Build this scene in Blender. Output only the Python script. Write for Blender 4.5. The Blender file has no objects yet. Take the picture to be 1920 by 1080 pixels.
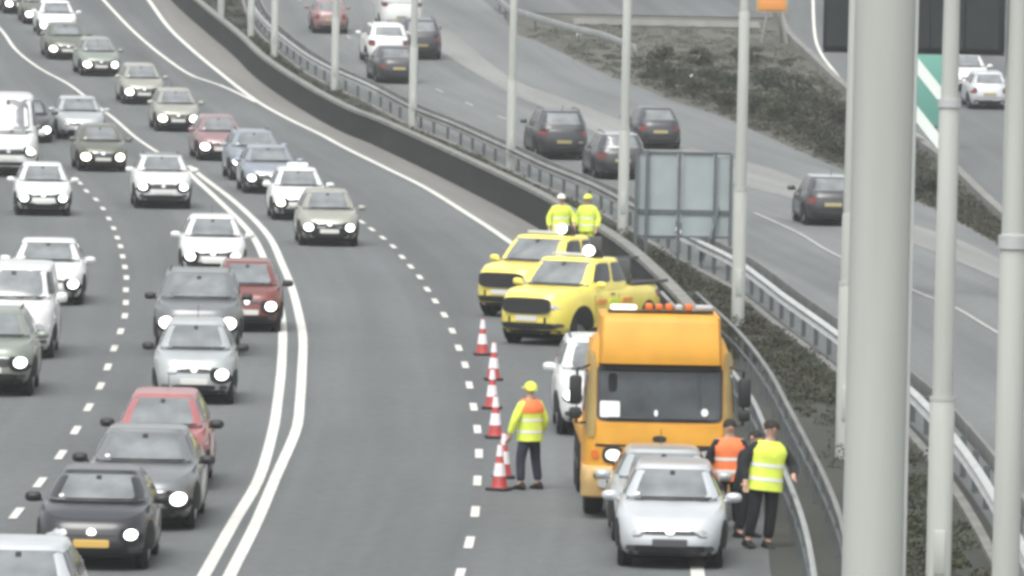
import bpy, math, random
import numpy as np
from mathutils import Vector, Matrix
random.seed(7)
rnd = random.Random(11)
S = bpy.context.scene
COL = S.collection
PI = math.pi

# ------------------------------------------------------------------ camera
FPX = 14000.0            # focal length in pixels of a 1920 px wide frame
CAM_H = 10.0
PITCH = math.atan(770.0 / FPX)
ROLL = 0.0205
_R0 = Vector((1, 0, 0)); _F = Vector((0, math.cos(PITCH), -math.sin(PITCH)))
_U0 = Vector((0, math.sin(PITCH), math.cos(PITCH)))
_R = _R0 * math.cos(ROLL) + _U0 * math.sin(ROLL)
_U = _U0 * math.cos(ROLL) - _R0 * math.sin(ROLL)
cam_d = bpy.data.cameras.new('traffic_camera'); cam = bpy.data.objects.new('traffic_camera', cam_d)
COL.objects.link(cam)
cam_d.sensor_width = 36.0; cam_d.lens = FPX / 1920 * 36.0
cam_d.clip_start = 1.0; cam_d.clip_end = 5000.0
cam.matrix_world = Matrix(((_R.x, _U.x, -_F.x, 0), (_R.y, _U.y, -_F.y, 0), (_R.z, _U.z, -_F.z, CAM_H), (0, 0, 0, 1)))
S.camera = cam

# ------------------------------------------------------------------ sky, sun, exposure (overcast)
SUN_EL, SUN_AZ = math.radians(62), math.radians(200)
w = bpy.data.worlds.new('World'); S.world = w; w.use_nodes = True
nt = w.node_tree; nt.nodes.clear()
sk = nt.nodes.new('ShaderNodeTexSky'); sk.sky_type = 'NISHITA'; sk.sun_disc = False
sk.sun_elevation = SUN_EL; sk.sun_rotation = SUN_AZ; sk.dust_density = 4.0; sk.air_density = 1.2
hs = nt.nodes.new('ShaderNodeHueSaturation'); hs.inputs['Saturation'].default_value = 0.16
bg = nt.nodes.new('ShaderNodeBackground'); bg.inputs['Strength'].default_value = 0.14
wo = nt.nodes.new('ShaderNodeOutputWorld')
nt.links.new(sk.outputs[0], hs.inputs['Color']); nt.links.new(hs.outputs[0], bg.inputs['Color'])
nt.links.new(bg.outputs[0], wo.inputs['Surface'])
sd = bpy.data.lights.new('sun', 'SUN'); sd.energy = 1.0; sd.angle = math.radians(35); sd.color = (1, .97, .93)
so = bpy.data.objects.new('sun', sd); COL.objects.link(so)
_sdir = Vector((math.sin(SUN_AZ) * math.cos(SUN_EL), math.cos(SUN_AZ) * math.cos(SUN_EL), math.sin(SUN_EL)))
so.rotation_euler = _sdir.to_track_quat('Z', 'Y').to_euler()
S.view_settings.view_transform = 'Standard'; S.view_settings.look = 'None'
S.view_settings.gamma = 1.0; S.view_settings.use_curve_mapping = False
S.view_settings.exposure = 0.74
S.render.engine = 'CYCLES'
S.cycles.use_denoising = True
S.cycles.max_bounces = 6; S.cycles.diffuse_bounces = 3; S.cycles.glossy_bounces = 3
S.cycles.transparent_max_bounces = 8; S.cycles.volume_bounces = 1
S.cycles.filter_width = 3.4

# ------------------------------------------------------------------ terrain
def g(Y):
    """height of the ground: level near the camera, climbing away from it"""
    if Y < 215: return 0.0
    if Y < 333: return 2.15e-4 * (Y - 215) ** 2
    z = 2.15e-4 * 118 ** 2; s = 2 * 2.15e-4 * 118
    if Y < 430: return z + s * (Y - 333)
    z += s * 97
    if Y < 560:
        t = Y - 430
        return z + s * t - s * t * t / 260.0
    return z + s * 65

def at(u, v, h=0.0):
    """the point h metres above the ground that pixel (u, v) of the 1920x1080 photograph shows"""
    d = _F + _R * ((u - 960) / FPX) + _U * ((540 - v) / FPX)
    f = lambda Y: CAM_H + d.z / d.y * Y - g(Y) - h
    lo = 5.0; hi = lo
    while hi < 1500 and f(hi) > 0: lo = hi; hi += 4.0
    for _ in range(40):
        m = (lo + hi) / 2
        if f(m) > 0: lo = m
        else: hi = m
    Y = (lo + hi) / 2
    return Vector((d.x / d.y * Y, Y, g(Y)))

def smooth(pts, n=8):
    """Catmull-Rom through world XY points"""
    P = [Vector((p[0], p[1])) for p in pts]
    P = [P[0] * 2 - P[1]] + P + [P[-1] * 2 - P[-2]]
    out = []
    for i in range(1, len(P) - 2):
        a, b, c, d = P[i - 1:i + 3]
        for k in range(n):
            t = k / n
            out.append(0.5 * ((2 * b) + (c - a) * t + (2 * a - 5 * b + 4 * c - d) * t * t + (3 * b - a - 3 * c + d) * t ** 3))
    out.append(P[-2])
    return out

class Line:
    """a line along the road given as X over Y"""
    def __init__(s, px, h=0.0, slope_near=None):
        w = sorted([tuple(at(u, v, h)[:2]) for u, v in px], key=lambda p: p[1])
        P = smooth(w, 8)
        ys = [p.y for p in P]; xs = [p.x for p in P]
        o = np.argsort(ys); s.Y = np.array(ys)[o]; s.X = np.array(xs)[o]
        s.s0 = (s.X[8] - s.X[0]) / (s.Y[8] - s.Y[0]) if slope_near is None else slope_near
        s.s1 = (s.X[-1] - s.X[-9]) / (s.Y[-1] - s.Y[-9])
    def __call__(s, y):
        if y < s.Y[0]: return float(s.X[0] + s.s0 * (y - s.Y[0]))
        if y > s.Y[-1]: return float(s.X[-1] + s.s1 * (y - s.Y[-1]))
        return float(np.interp(y, s.Y, s.X))
    def tan(s, y, d=8.0): return (s(y + d) - s(y - d)) / (2 * d)

# ------------------------------------------------------------------ materials
M = {}
def _n(t, k, **v):
    n = t.nodes.new(k)
    for a, b in v.items(): setattr(n, a, b)
    return n
def mat(name, c, rough=.6, metal=0.0, spec=.5, var=0.0, scale=3.0, c2=None, coat=0.0, ior=None, bump=0.0, stretch=None, emit=None, estr=0, detail=6):
    if name in M: return M[name]
    m = bpy.data.materials.new(name); m.use_nodes = True; t = m.node_tree
    b = t.nodes['Principled BSDF']
    b.inputs['Base Color'].default_value = (*c, 1); b.inputs['Roughness'].default_value = rough
    b.inputs['Metallic'].default_value = metal; b.inputs['Specular IOR Level'].default_value = spec
    b.inputs['Coat Weight'].default_value = coat; b.inputs['Coat Roughness'].default_value = .08
    if ior: b.inputs['IOR'].default_value = ior
    if emit:
        b.inputs['Emission Color'].default_value = (*emit, 1); b.inputs['Emission Strength'].default_value = estr
        m.cycles.emission_sampling = 'NONE'
    if var or c2 or bump:
        tc = _n(t, 'ShaderNodeTexCoord'); mp = _n(t, 'ShaderNodeMapping')
        t.links.new(tc.outputs['Object'], mp.inputs[0])
        if stretch: mp.inputs['Scale'].default_value = stretch
        no = _n(t, 'ShaderNodeTexNoise'); no.inputs['Scale'].default_value = scale; no.inputs['Detail'].default_value = detail
        t.links.new(mp.outputs[0], no.inputs['Vector'])
        r = _n(t, 'ShaderNodeValToRGB'); r.color_ramp.elements[0].position = .32; r.color_ramp.elements[1].position = .68
        ca = c2 if c2 else tuple(x * (1 - var) for x in c); cb = c if c2 else tuple(min(1, x * (1 + var)) for x in c)
        r.color_ramp.elements[0].color = (*ca, 1); r.color_ramp.elements[1].color = (*cb, 1)
        t.links.new(no.outputs[0], r.inputs[0]); t.links.new(r.outputs[0], b.inputs['Base Color'])
        if bump:
            bu = _n(t, 'ShaderNodeBump'); bu.inputs['Strength'].default_value = bump; bu.inputs['Distance'].default_value = .02
            t.links.new(no.outputs[0], bu.inputs['Height']); t.links.new(bu.outputs[0], b.inputs['Normal'])
    M[name] = m
    return m

def asphalt(name, c, lane=True):
    """worn asphalt: patches, aggregate speckle, streaks along the road"""
    m = bpy.data.materials.new(name); m.use_nodes = True; t = m.node_tree; b = t.nodes['Principled BSDF']
    b.inputs['Roughness'].default_value = .82; b.inputs['Specular IOR Level'].default_value = .35
    tc = _n(t, 'ShaderNodeTexCoord')
    def noise(sc, st, det, lo, hi):
        mp = _n(t, 'ShaderNodeMapping'); mp.inputs['Scale'].default_value = st
        t.links.new(tc.outputs['UV'], mp.inputs[0])
        no = _n(t, 'ShaderNodeTexNoise'); no.inputs['Scale'].default_value = sc; no.inputs['Detail'].default_value = det
        t.links.new(mp.outputs[0], no.inputs['Vector'])
        mr = _n(t, 'ShaderNodeMapRange'); mr.inputs['From Min'].default_value = .3; mr.inputs['From Max'].default_value = .7
        mr.inputs['To Min'].default_value = lo; mr.inputs['To Max'].default_value = hi
        t.links.new(no.outputs[0], mr.inputs[0]); return mr
    parts = [noise(.62, (1, .006, 1), 3, .76, 1.17), noise(1.6, (1, .03, 1), 4, .92, 1.08), noise(.16, (1, .35, 1), 4, .88, 1.11), noise(5.0, (1, .3, 1), 8, .93, 1.07), noise(60, (1, 1, 1), 2, .94, 1.06)]
    last = parts[0]
    for p in parts[1:]:
        mu = _n(t, 'ShaderNodeMath', operation='MULTIPLY'); t.links.new(last.outputs[0], mu.inputs[0]); t.links.new(p.outputs[0], mu.inputs[1]); last = mu
    vm = _n(t, 'ShaderNodeVectorMath', operation='SCALE'); vm.inputs[0].default_value = c
    t.links.new(last.outputs[0], vm.inputs['Scale']); t.links.new(vm.outputs[0], b.inputs['Base Color'])
    M[name] = m
    return m

asphalt('asphalt', (.118, .127, .128)); asphalt('asphalt_pale', (.150, .160, .158)); asphalt('hard_strip', (.175, .172, .160))
asphalt('concrete_strip', (.22, .225, .215))
mat('line_paint', (.62, .62, .57), .6, var=.14, scale=2.5)
mat('line_paint_dull', (.36, .365, .345), .6, var=.15, scale=2)
mat('earth', (.105, .104, .086), .95, c2=(.062, .064, .050), scale=.35, stretch=(1, .3, 1), bump=.2)
mat('verge_soil', (.052, .054, .042), .95, c2=(.032, .036, .030), scale=.8, stretch=(1, .2, 1))
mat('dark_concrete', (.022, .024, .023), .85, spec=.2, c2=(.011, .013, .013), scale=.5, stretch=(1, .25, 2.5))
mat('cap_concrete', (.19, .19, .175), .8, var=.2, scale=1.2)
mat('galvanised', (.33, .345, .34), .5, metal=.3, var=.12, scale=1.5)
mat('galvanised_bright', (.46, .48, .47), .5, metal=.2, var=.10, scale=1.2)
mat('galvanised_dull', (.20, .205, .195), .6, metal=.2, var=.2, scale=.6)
mat('galvanised_dark', (.10, .115, .12), .6, var=.1)
mat('column_paint', (.42, .44, .405), .55, var=.09, scale=1.2, stretch=(3, 3, .25))
mat('tyre', (.012, .012, .013), .85); mat('rim', (.30, .30, .31), .35, metal=.7)
mat('dark_plastic', (.018, .019, .020), .5); mat('grey_plastic', (.07, .073, .076), .55)
mat('underbody', (.008, .008, .009), .9)  # near-black for gaps and parts, also for painted shade and glare halos
mat('windscreen_glass', (.17, .185, .19), .07, ior=1.75, spec=.6, var=.38, scale=1.5)  # pale mottled base colour stands in for sky and tree reflections
mat('side_glass', (.035, .04, .042), .07, ior=1.6)
mat('dark_glass', (.040, .048, .052), .06, ior=1.5, var=.5, scale=1.6)
mat('lamp_on', (1, 1, 1), .3, emit=(1, .98, .90), estr=3.5); mat('lamp_on_warm', (1, .95, .8), .3, emit=(1, .96, .68), estr=4)
mat('lamp_glass', (.45, .47, .48), .12, ior=1.6); mat('tail_lamp', (.17, .028, .026), .2)
mat('amber_lens', (.65, .16, .03), .25); mat('chrome', (.6, .6, .6), .15, metal=1)
mat('plate_white', (.66, .66, .62), .5); mat('plate_yellow', (.62, .40, .10), .5)
mat('plate_rear', (.34, .29, .13), .5)
mat('paper', (.75, .76, .72), .7)
mat('hi_vis_yellow', (.72, .86, .10), .7, var=.08, scale=9); mat('hi_vis_orange', (.92, .22, .07), .7, var=.08, scale=9)
mat('reflective', (.80, .82, .76), .4); mat('navy_cloth', (.028, .033, .050), .9, var=.25, scale=8)
mat('black_cloth', (.013, .014, .017), .9, var=.3, scale=7); mat('boot', (.012, .011, .010), .7)
mat('skin', (.52, .32, .24), .6); mat('hair_dark', (.02, .014, .010), .8)
mat('cone_red', (.40, .045, .040), .5, var=.15, scale=7); mat('cone_white', (.82, .78, .80), .4)
mat('rubber_black', (.02, .02, .02), .8)
mat('sign_back', (.33, .38, .385), .5, var=.08, scale=1.5); mat('sign_green', (.13, .34, .28), .5); mat('sign_white', (.75, .80, .76), .5)
mat('display_black', (.018, .024, .026), .5, var=.25, scale=1.0); mat('board_orange', (.85, .34, .08), .6)
mat('side_fairing', (.34, .25, .09), .5, var=.1, scale=3)
mat('truck_orange', (.66, .32, .028), .55, coat=.08, var=.09, scale=2.0)
mat('truck_cream', (.55, .37, .15), .5, var=.15, scale=3)

def paint(name, c, flake=0.0):
    return mat('paint_' + name, c, .36, metal=flake, coat=.6, var=.09, scale=1.6)
paint('white', (.74, .76, .74)); paint('silver', (.56, .59, .61), .25); paint('pale_silver', (.42, .45, .45), .2)
paint('grey', (.17, .18, .185), .2); paint('dark', (.030, .033, .037)); paint('black', (.012, .014, .018)); paint('olive', (.11, .12, .085), .1)
paint('pink_red', (.36, .12, .12)); paint('red', (.17, .04, .03)); paint('blue', (.25, .28, .32), .15); paint('beige', (.33, .33, .28), .15)
paint('yellow', (.90, .76, .13)); paint('green_grey', (.24, .27, .23), .2); paint('dark_roof', (.14, .155, .15)); paint('rose', (.27, .16, .16), .1)

# ------------------------------------------------------------------ mesh builder
class MB:
    def __init__(s): s.v = []; s.f = []; s.mi = []; s.cur = 0
    def quadgrid(s, P, closed_u=False):
        """P[i][j] rows of points -> quads"""
        base = len(s.v); n = len(P); m = len(P[0])
        for r in P: s.v += [tuple(p) for p in r]
        for i in range(n - 1):
            for j in range(m if closed_u else m - 1):
                k = (j + 1) % m
                s.f.append((base + i * m + j, base + i * m + k, base + (i + 1) * m + k, base + (i + 1) * m + j))
        return base
    def cap(s, idx): s.f.append(tuple(idx))
    def box(s, c, d, rz=0.0, taper=1.0, rx=0.0):
        ca, sa = math.cos(rz), math.sin(rz); cx, sx = math.cos(rx), math.sin(rx); b = len(s.v)
        for z in (-1, 1):
            k = taper if z > 0 else 1.0
            for x, y in ((-1, -1), (1, -1), (1, 1), (-1, 1)):
                px, py, pz = x * d[0] / 2 * k, y * d[1] / 2 * k, z * d[2] / 2
                py, pz = py * cx - pz * sx, py * sx + pz * cx
                s.v.append((c[0] + px * ca - py * sa, c[1] + px * sa + py * ca, c[2] + pz))
        for q in ((3, 2, 1, 0), (4, 5, 6, 7), (0, 1, 5, 4), (1, 2, 6, 5), (2, 3, 7, 6), (3, 0, 4, 7)):
            s.f.append(tuple(b + i for i in q))
    def rbox(s, c, d, r=.03, rz=0.0):
        """box with bevelled vertical and horizontal edges (stacked rounded rings)"""
        X, Y, Z = d[0] / 2, d[1] / 2, d[2] / 2; r = min(r, X * .9, Y * .9, Z * .9)
        ca, sa = math.cos(rz), math.sin(rz); rows = []
        for z, k in ((-Z, r), (-Z + r * .3, r * .3), (-Z + r, 0), (Z - r, 0), (Z - r * .3, r * .3), (Z, r)):
            row = []
            for i in range(4):
                qx = (1, -1, -1, 1)[i]; qy = (1, 1, -1, -1)[i]
                for j in range(4):
                    a = i * PI / 2 + j * PI / 6
                    px = qx * (X - r) + (r - k) * math.cos(a); py = qy * (Y - r) + (r - k) * math.sin(a)
                    row.append((c[0] + px * ca - py * sa, c[1] + px * sa + py * ca, c[2] + z))
            rows.append(row)
        b = s.quadgrid(rows, True)
        s.cap(range(b + 15, b - 1, -1)); s.cap(range(b + 80, b + 96))
    def tube(s, pts, r, n=10, caps=True):
        pts = [Vector(p) for p in pts]; rs = r if isinstance(r, (list, tuple)) else [r] * len(pts); rows = []
        for i, p in enumerate(pts):
            t = (pts[min(i + 1, len(pts) - 1)] - pts[max(i - 1, 0)]).normalized()
            a = t.cross(Vector((0, 0, 1)))
            if a.length < 1e-3: a = Vector((1, 0, 0))
            a.normalize(); b = t.cross(a)
            rows.append([p + (a * math.cos(2 * PI * k / n) + b * math.sin(2 * PI * k / n)) * rs[i] for k in range(n)])
        b0 = s.quadgrid(rows, True)
        if caps:
            s.cap(range(b0 + n - 1, b0 - 1, -1)); e = b0 + (len(pts) - 1) * n; s.cap(range(e, e + n))
    def lathe(s, prof, n=20, c=(0, 0, 0), axis='z', caps=True):
        rows = []
        for r, h in prof:
            row = []
            for k in range(n):
                a = 2 * PI * k / n
                if axis == 'z': row.append((c[0] + r * math.cos(a), c[1] + r * math.sin(a), c[2] + h))
                elif axis == 'x': row.append((c[0] + h, c[1] + r * math.cos(a), c[2] + r * math.sin(a)))
                else: row.append((c[0] + r * math.sin(a), c[1] + h, c[2] + r * math.cos(a)))
            rows.append(row)
        b = s.quadgrid(rows, True)
        if caps:
            s.cap(range(b + n - 1, b - 1, -1)); e = b + (len(prof) - 1) * n; s.cap(range(e, e + n))
    def patch(s, F, uc, vc, ru, rv, e=2.0, out=(0, -1, 0), off=.01, th=.03, n=24, rings=4, shear=0.0):
        """rounded plate lying on the surface F(u, v), pushed off it along out"""
        o = Vector(out); rows = []
        for i in range(rings + 2):
            k = min(1.0, (i) / rings) if i <= rings else 1.0
            row = []
            for j in range(n):
                a = 2 * PI * j / n; ca, sa = math.cos(a), math.sin(a)
                cu = math.copysign(abs(ca) ** (2 / e), ca); cv = math.copysign(abs(sa) ** (2 / e), sa)
                kk = max(k, .02)
                u = uc + ru * kk * cu + shear * rv * kk * cv; v = vc + rv * kk * cv
                p = Vector(F(u, v)) + o * (off if i <= rings else off - th)
                row.append(p)
            rows.append(row)
        b = s.quadgrid(rows, True); s.cap(range(b, b + n))
    def build(s, name, m, parent=None, smooth_=True, loc=None):
        me = bpy.data.meshes.new(name); me.from_pydata([tuple(p) for p in s.v], [], s.f)
        ms = m if isinstance(m, (list, tuple)) else [m]
        for q in ms: me.materials.append(M[q] if isinstance(q, str) else q)
        if smooth_:
            me.polygons.foreach_set('use_smooth', [True] * len(me.polygons))
            me.set_sharp_from_angle(angle=math.radians(38))
        import bmesh
        bm = bmesh.new(); bm.from_mesh(me); bmesh.ops.recalc_face_normals(bm, faces=bm.faces); bm.to_mesh(me); bm.free()
        o = bpy.data.objects.new(name, me); COL.objects.link(o)
        if parent is not None: o.parent = parent
        if loc is not None: o.location = loc
        return o

def empty(name, loc, rz=0.0, label=None, cat=None, group=None):
    o = bpy.data.objects.new(name, None); COL.objects.link(o); o.location = loc; o.rotation_euler = (0, 0, rz)
    o.empty_display_size = .3
    if label: o['label'] = label
    if cat: o['category'] = cat
    if group: o['group'] = group
    return o
def tag(o, label, cat, group=None):
    o['label'] = label; o['category'] = cat
    if group: o['group'] = group
    return o
def structure(o): o['kind'] = 'structure'; return o

# ------------------------------------------------------------------ lines of the place, traced as points on the ground
FOOT1 = Line([(300, -20), (345, 25), (430, 98), (480, 147), (560, 203), (640, 248), (705, 275), (830, 335), (960, 402), (1060, 462), (1150, 525), (1240, 620), (1330, 745), (1400, 860), (1432, 960), (1445, 1080)], slope_near=.004)
FOOT2 = Line([(462, -10), (488, 55), (560, 122), (620, 160), (700, 197), (780, 240), (860, 273), (960, 320), (1025, 352), (1100, 384), (1160, 415), (1290, 492), (1380, 540), (1440, 585), (1480, 618), (1575, 690), (1710, 800), (1790, 890), (1850, 975), (1920, 1100)], slope_near=.02)
BAND_LO = Line([(690, 0), (760, 55), (830, 100), (960, 178), (1050, 215), (1140, 262), (1290, 322), (1400, 352), (1500, 380), (1720, 462), (1790, 490), (1860, 520), (1920, 548)])
BAND_UP = Line([(755, 0), (850, 62), (960, 148), (1060, 186), (1160, 225), (1300, 278), (1400, 305), (1500, 338), (1720, 425), (1790, 448), (1860, 480), (1920, 510)])
GRASS = Line([(925, -10), (960, 58), (1000, 75), (1060, 103), (1130, 138), (1200, 165), (1260, 190), (1340, 215), (1400, 240), (1500, 285), (1585, 322), (1660, 352), (1740, 388), (1800, 420), (1920, 480)])
EDGE_E = Line([(1462, -10), (1478, 60), (1530, 115), (1600, 180), (1720, 268), (1790, 320), (1865, 392), (1920, 440)])
LINE_L = Line([(-60, 0), (0, 55), (30, 95), (75, 130), (130, 160), (175, 195), (215, 225), (255, 260), (300, 290), (355, 325)])
DBL_A = Line([(350, 322), (410, 378), (470, 440), (500, 500), (518, 545), (528, 600), (530, 640), (527, 700), (520, 760), (512, 810), (486, 900), (440, 980), (384, 1080)])
DBL_B = Line([(365, 322), (440, 380), (500, 440), (530, 500), (548, 545), (562, 600), (568, 640), (566, 700), (562, 760), (555, 810), (516, 900), (480, 985), (432, 1080)])
EDGE_R = Line([(262, -20), (278, 0), (314, 50), (355, 90), (415, 140), (480, 190), (540, 224), (600, 253), (640, 275), (720, 315), (800, 355), (880, 405), (955, 455), (1060, 535), (1160, 640), (1230, 760), (1272, 880), (1298, 1000), (1308, 1080)])
TAPER = Line([(175, -20), (193, 0), (245, 55), (310, 110), (360, 143), (410, 160), (450, 178), (480, 193)])

# ------------------------------------------------------------------ ground sheets
def frange(a, b, st):
    n = max(1, int(round((b - a) / st))); return [a + (b - a) * i / n for i in range(n + 1)]
def sheet(name, xa, xb, y0, y1, z, m, nx=4, st=3.0, parent=None):
    mb = MB(); rows = []
    for y in frange(y0, y1, st):
        a, b = xa(y), xb(y)
        rows.append([(a + (b - a) * i / nx, y, g(y) + z) for i in range(nx + 1)])
    mb.quadgrid(rows)
    o = mb.build(name, m, parent); me = o.data
    ref = xb if name == 'main_carriageway' else xa
    uvl = me.uv_layers.new(name='along_road'); co = [v.co for v in me.vertices]
    rc = {}
    for lp in me.loops:
        c = co[lp.vertex_index]; k = round(c.y, 3)
        if k not in rc: rc[k] = ref(c.y)
        uvl.data[lp.index].uv = (c.x - rc[k], c.y)
    return o
ground = structure(sheet('ground', lambda y: -260, lambda y: 300, -40, 1150, 0.0, 'earth', nx=40, st=5))
road_a = structure(sheet('main_carriageway', lambda y: FOOT1(y) - 48, FOOT1, 8, 600, .020, 'asphalt', nx=12, st=2))
structure(sheet('hard_strip', lambda y: EDGE_R(y) + .12, lambda y: FOOT1(y) - .02, 205, 600, .026, 'hard_strip', nx=3, st=2))
structure(sheet('central_reserve', FOOT1, FOOT2, 8, 600, .024, 'verge_soil', nx=4, st=2))
road_b = structure(sheet('far_carriageway', FOOT2, BAND_LO, 60, 600, .020, 'asphalt_pale', nx=8, st=2))
structure(sheet('concrete_shoulder', BAND_LO, BAND_UP, 60, 600, .028, 'concrete_strip', nx=3, st=2))
structure(sheet('slip_road', BAND_UP, GRASS, 60, 600, .020, 'asphalt_pale', nx=4, st=2))
road_e = structure(sheet('side_road', EDGE_E, lambda y: EDGE_E(y) + 60, 150, 600, .032, 'asphalt', nx=8, st=2))
RBX = Line([(925, -12), (955, 13), (975, 20), (1060, 45), (1130, 62), (1192, 86)], h=.7)
structure(sheet('upper_road', lambda y: RBX(y), lambda y: EDGE_E(y) - .5, at(1200, 30).y, at(1200, 30).y + 45, .036, 'asphalt', nx=6, st=3))
structure(sheet('gravel_track', lambda y: at(1075, 42).x, lambda y: EDGE_E(y) - 1.2, at(1200, 50).y, at(1200, 38).y, .046, 'hard_strip', nx=6, st=1))

# ------------------------------------------------------------------ road markings (each a part of its road)
def stripe(name, fn, y0, y1, width, parent, z=.034, m='line_paint', st=2.5, x_off=0.0):
    mb = MB(); rows = []
    for y in frange(y0, y1, st):
        t = fn.tan(y, 4); k = math.sqrt(1 + t * t) * width / 2; x = fn(y) + x_off
        rows.append([(x - k, y, g(y) + z), (x + k, y, g(y) + z)])
    mb.quadgrid(rows)
    o = mb.build(name, m, parent); return o
ys = at(1300, 1080).y
stripe('edge_line', EDGE_R, 60, 470, .20, road_a)
stripe('taper_line', TAPER, at(480, 193).y, 470, .17, road_a)
stripe('lane_line', LINE_L, at(355, 325).y, 470, .15, road_a)
stripe('double_line', DBL_A, 60, at(352, 322).y, .19, road_a)
stripe('double_line', DBL_B, 60, at(365, 322).y + 3, .19, road_a)
def dashes(pts, parent, width, length):
    w = [at(u, v) for u, v in pts]
    for i, p in enumerate(w):
        q = w[min(i + 1, len(w) - 1)]; r = w[max(i - 1, 0)]
        d = Vector((r.x - q.x, r.y - q.y, 0)); d.normalize(); n = Vector((d.y, -d.x, 0))
        rows = []
        for t in (-1, 0, 1):
            c = p + d * (t * length / 2)
            rows.append([(c.x - n.x * width / 2, c.y - n.y * width / 2, g(c.y) + .034), (c.x + n.x * width / 2, c.y + n.y * width / 2, g(c.y) + .034)])
        mb = MB(); mb.quadgrid(rows); mb.build('lane_dash', 'line_paint', parent)
dashes([(655, 402), (678, 418), (697, 432), (718, 448), (737, 464), (754, 484), (770, 502), (787, 522), (801, 545), (816, 567), (833, 593), (848, 623), (860, 655), (872, 687), (880, 725), (888, 766), (895, 808), (898, 854), (895, 905), (891, 963), (880, 1021), (862, 1082)], road_a, .135, 2.0)
dashes([(150, 345), (162, 360), (180, 376), (193, 393), (204, 412), (213, 430), (220, 448), (226, 464), (230, 483), (234, 503), (237, 523), (236, 546), (236, 570), (234, 595), (226, 624), (214, 656), (202, 691), (188, 727), (166, 767), (142, 810), (114, 856), (75, 908), (31, 966), (-20, 1030)], road_a, .135, 2.0)
# markings of the far carriageway and of the side road
LB = Line([(560, 0), (640, 60), (700, 108), (780, 150), (900, 205), (1000, 245), (1100, 290), (1200, 332), (1300, 365), (1400, 396), (1440, 412), (1500, 440), (1560, 476), (1700, 541), (1750, 562), (1790, 578), (1855, 617), (1920, 655)])
stripe('far_lane_line', LB, 60, 225, .11, road_b, m='line_paint_dull')
y = 232.0
while y < 420:
    stripe('far_lane_dash', LB, y, y + 2, .11, road_b, m='line_paint_dull', st=1); y += 8
FE = Line([(1524, -10), (1527, 60), (1537, 97), (1560, 130), (1597, 170), (1720, 255), (1790, 312), (1865, 385), (1920, 432)])
stripe('side_edge_line', FE, 200, 470, .14, road_e, z=.040)

# ------------------------------------------------------------------ barriers
def wall_strip(name, fn, y0, y1, prof, m, parent, st=2.0, xo=0.0):
    """sweeps a profile of (offset to the right, height) along a line"""
    mb = MB(); rows = []
    for y in frange(y0, y1, st):
        t = fn.tan(y, 4); k = math.sqrt(1 + t * t); x = fn(y) + xo
        rows.append([(x + o * k, y, g(y) + h) for o, h in prof])
    n = len(prof); b = mb.quadgrid(rows, True)
    mb.cap(range(b, b + n)); e = b + (len(rows) - 1) * n; mb.cap(range(e + n - 1, e - 1, -1))
    return mb.build(name, m, parent)
y_near = at(1290, 690).y
b1 = empty('concrete_barrier', (FOOT1(260), 260, g(260)), 0, 'long dark stained concrete barrier with a pale top edge beside the busy carriageway', 'barrier')
def child_fix(o, root):
    o.parent = root; o.matrix_parent_inverse = Matrix.Translation(-root.location); return o
yy = y_near
while yy < 470:   # cast in lengths with narrow joints
    y2 = min(yy + 12.0, 470)
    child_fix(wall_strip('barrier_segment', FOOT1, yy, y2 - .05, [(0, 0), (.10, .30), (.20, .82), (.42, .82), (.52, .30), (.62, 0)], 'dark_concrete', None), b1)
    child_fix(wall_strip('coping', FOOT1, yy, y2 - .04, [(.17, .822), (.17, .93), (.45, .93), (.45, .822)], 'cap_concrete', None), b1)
    yy = y2
# twin pipe rail past the lorry
R1 = Line([(1290, 600), (1345, 660), (1405, 737), (1435, 800), (1465, 868), (1485, 915), (1503, 965), (1517, 1020), (1527, 1080)], h=.80)
R2 = Line([(1320, 560), (1385, 620), (1440, 690), (1478, 760), (1510, 820), (1545, 890), (1575, 965), (1592, 1040)], h=.80)
tr = empty('twin_rail_barrier', (R1(115), 115, 0), 0, 'pair of slim pale steel rails on posts curving past the recovery truck', 'barrier')
for fn, rm in ((R1, 'galvanised'), (R2, 'galvanised_dull')):
    child_fix(wall_strip('rail', fn, 70, y_near + 14, [(-.03, .745), (-.04, .79), (0, .81), (.04, .79), (.03, .745)], rm, None), tr)
    child_fix(wall_strip('lower_rail', fn, 70, y_near + 14, [(-.02, .42), (-.025, .45), (0, .47), (.025, .45), (.02, .42)], 'galvanised_dark', None), tr)
    for k in range(26):
        y = 72 + k * 3.2
        if y > y_near + 13: break
        mb = MB(); mb.box((fn(y) + .02, y, .36), (.07, .07, .72)); child_fix(mb.build('post', 'galvanised_dark', None, False), tr)
b2 = empty('beam_barrier', (FOOT2(200), 200, 0), 0, 'pale steel beam safety barrier along the near edge of the far carriageway', 'barrier')
Wb = [(-.02, .52), (-.09, .57), (-.03, .645), (-.03, .665), (-.09, .74), (-.02, .79), (.02, .79), (.02, .52)]
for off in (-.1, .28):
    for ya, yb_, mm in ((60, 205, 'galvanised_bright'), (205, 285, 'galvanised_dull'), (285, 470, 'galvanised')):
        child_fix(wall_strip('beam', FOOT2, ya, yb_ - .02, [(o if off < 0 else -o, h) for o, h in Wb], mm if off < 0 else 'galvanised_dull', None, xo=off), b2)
for k in range(130):
    y = 62 + k * 3.2
    mb = MB(); mb.box((FOOT2(y) + .09, y, g(y) + .36), (.10, .06, .72)); child_fix(mb.build('post', 'galvanised_dark', None, False), b2)
structure(wall_strip('kerb', FOOT2, 60, 470, [(-.35, 0), (-.35, .12), (-.20, .13), (-.20, 0)], 'cap_concrete', None))
structure(wall_strip('side_road_kerb', EDGE_E, 150, 470, [(-.30, 0), (-.30, .32), (-.02, .32), (-.02, 0)], 'cap_concrete', None))
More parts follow.
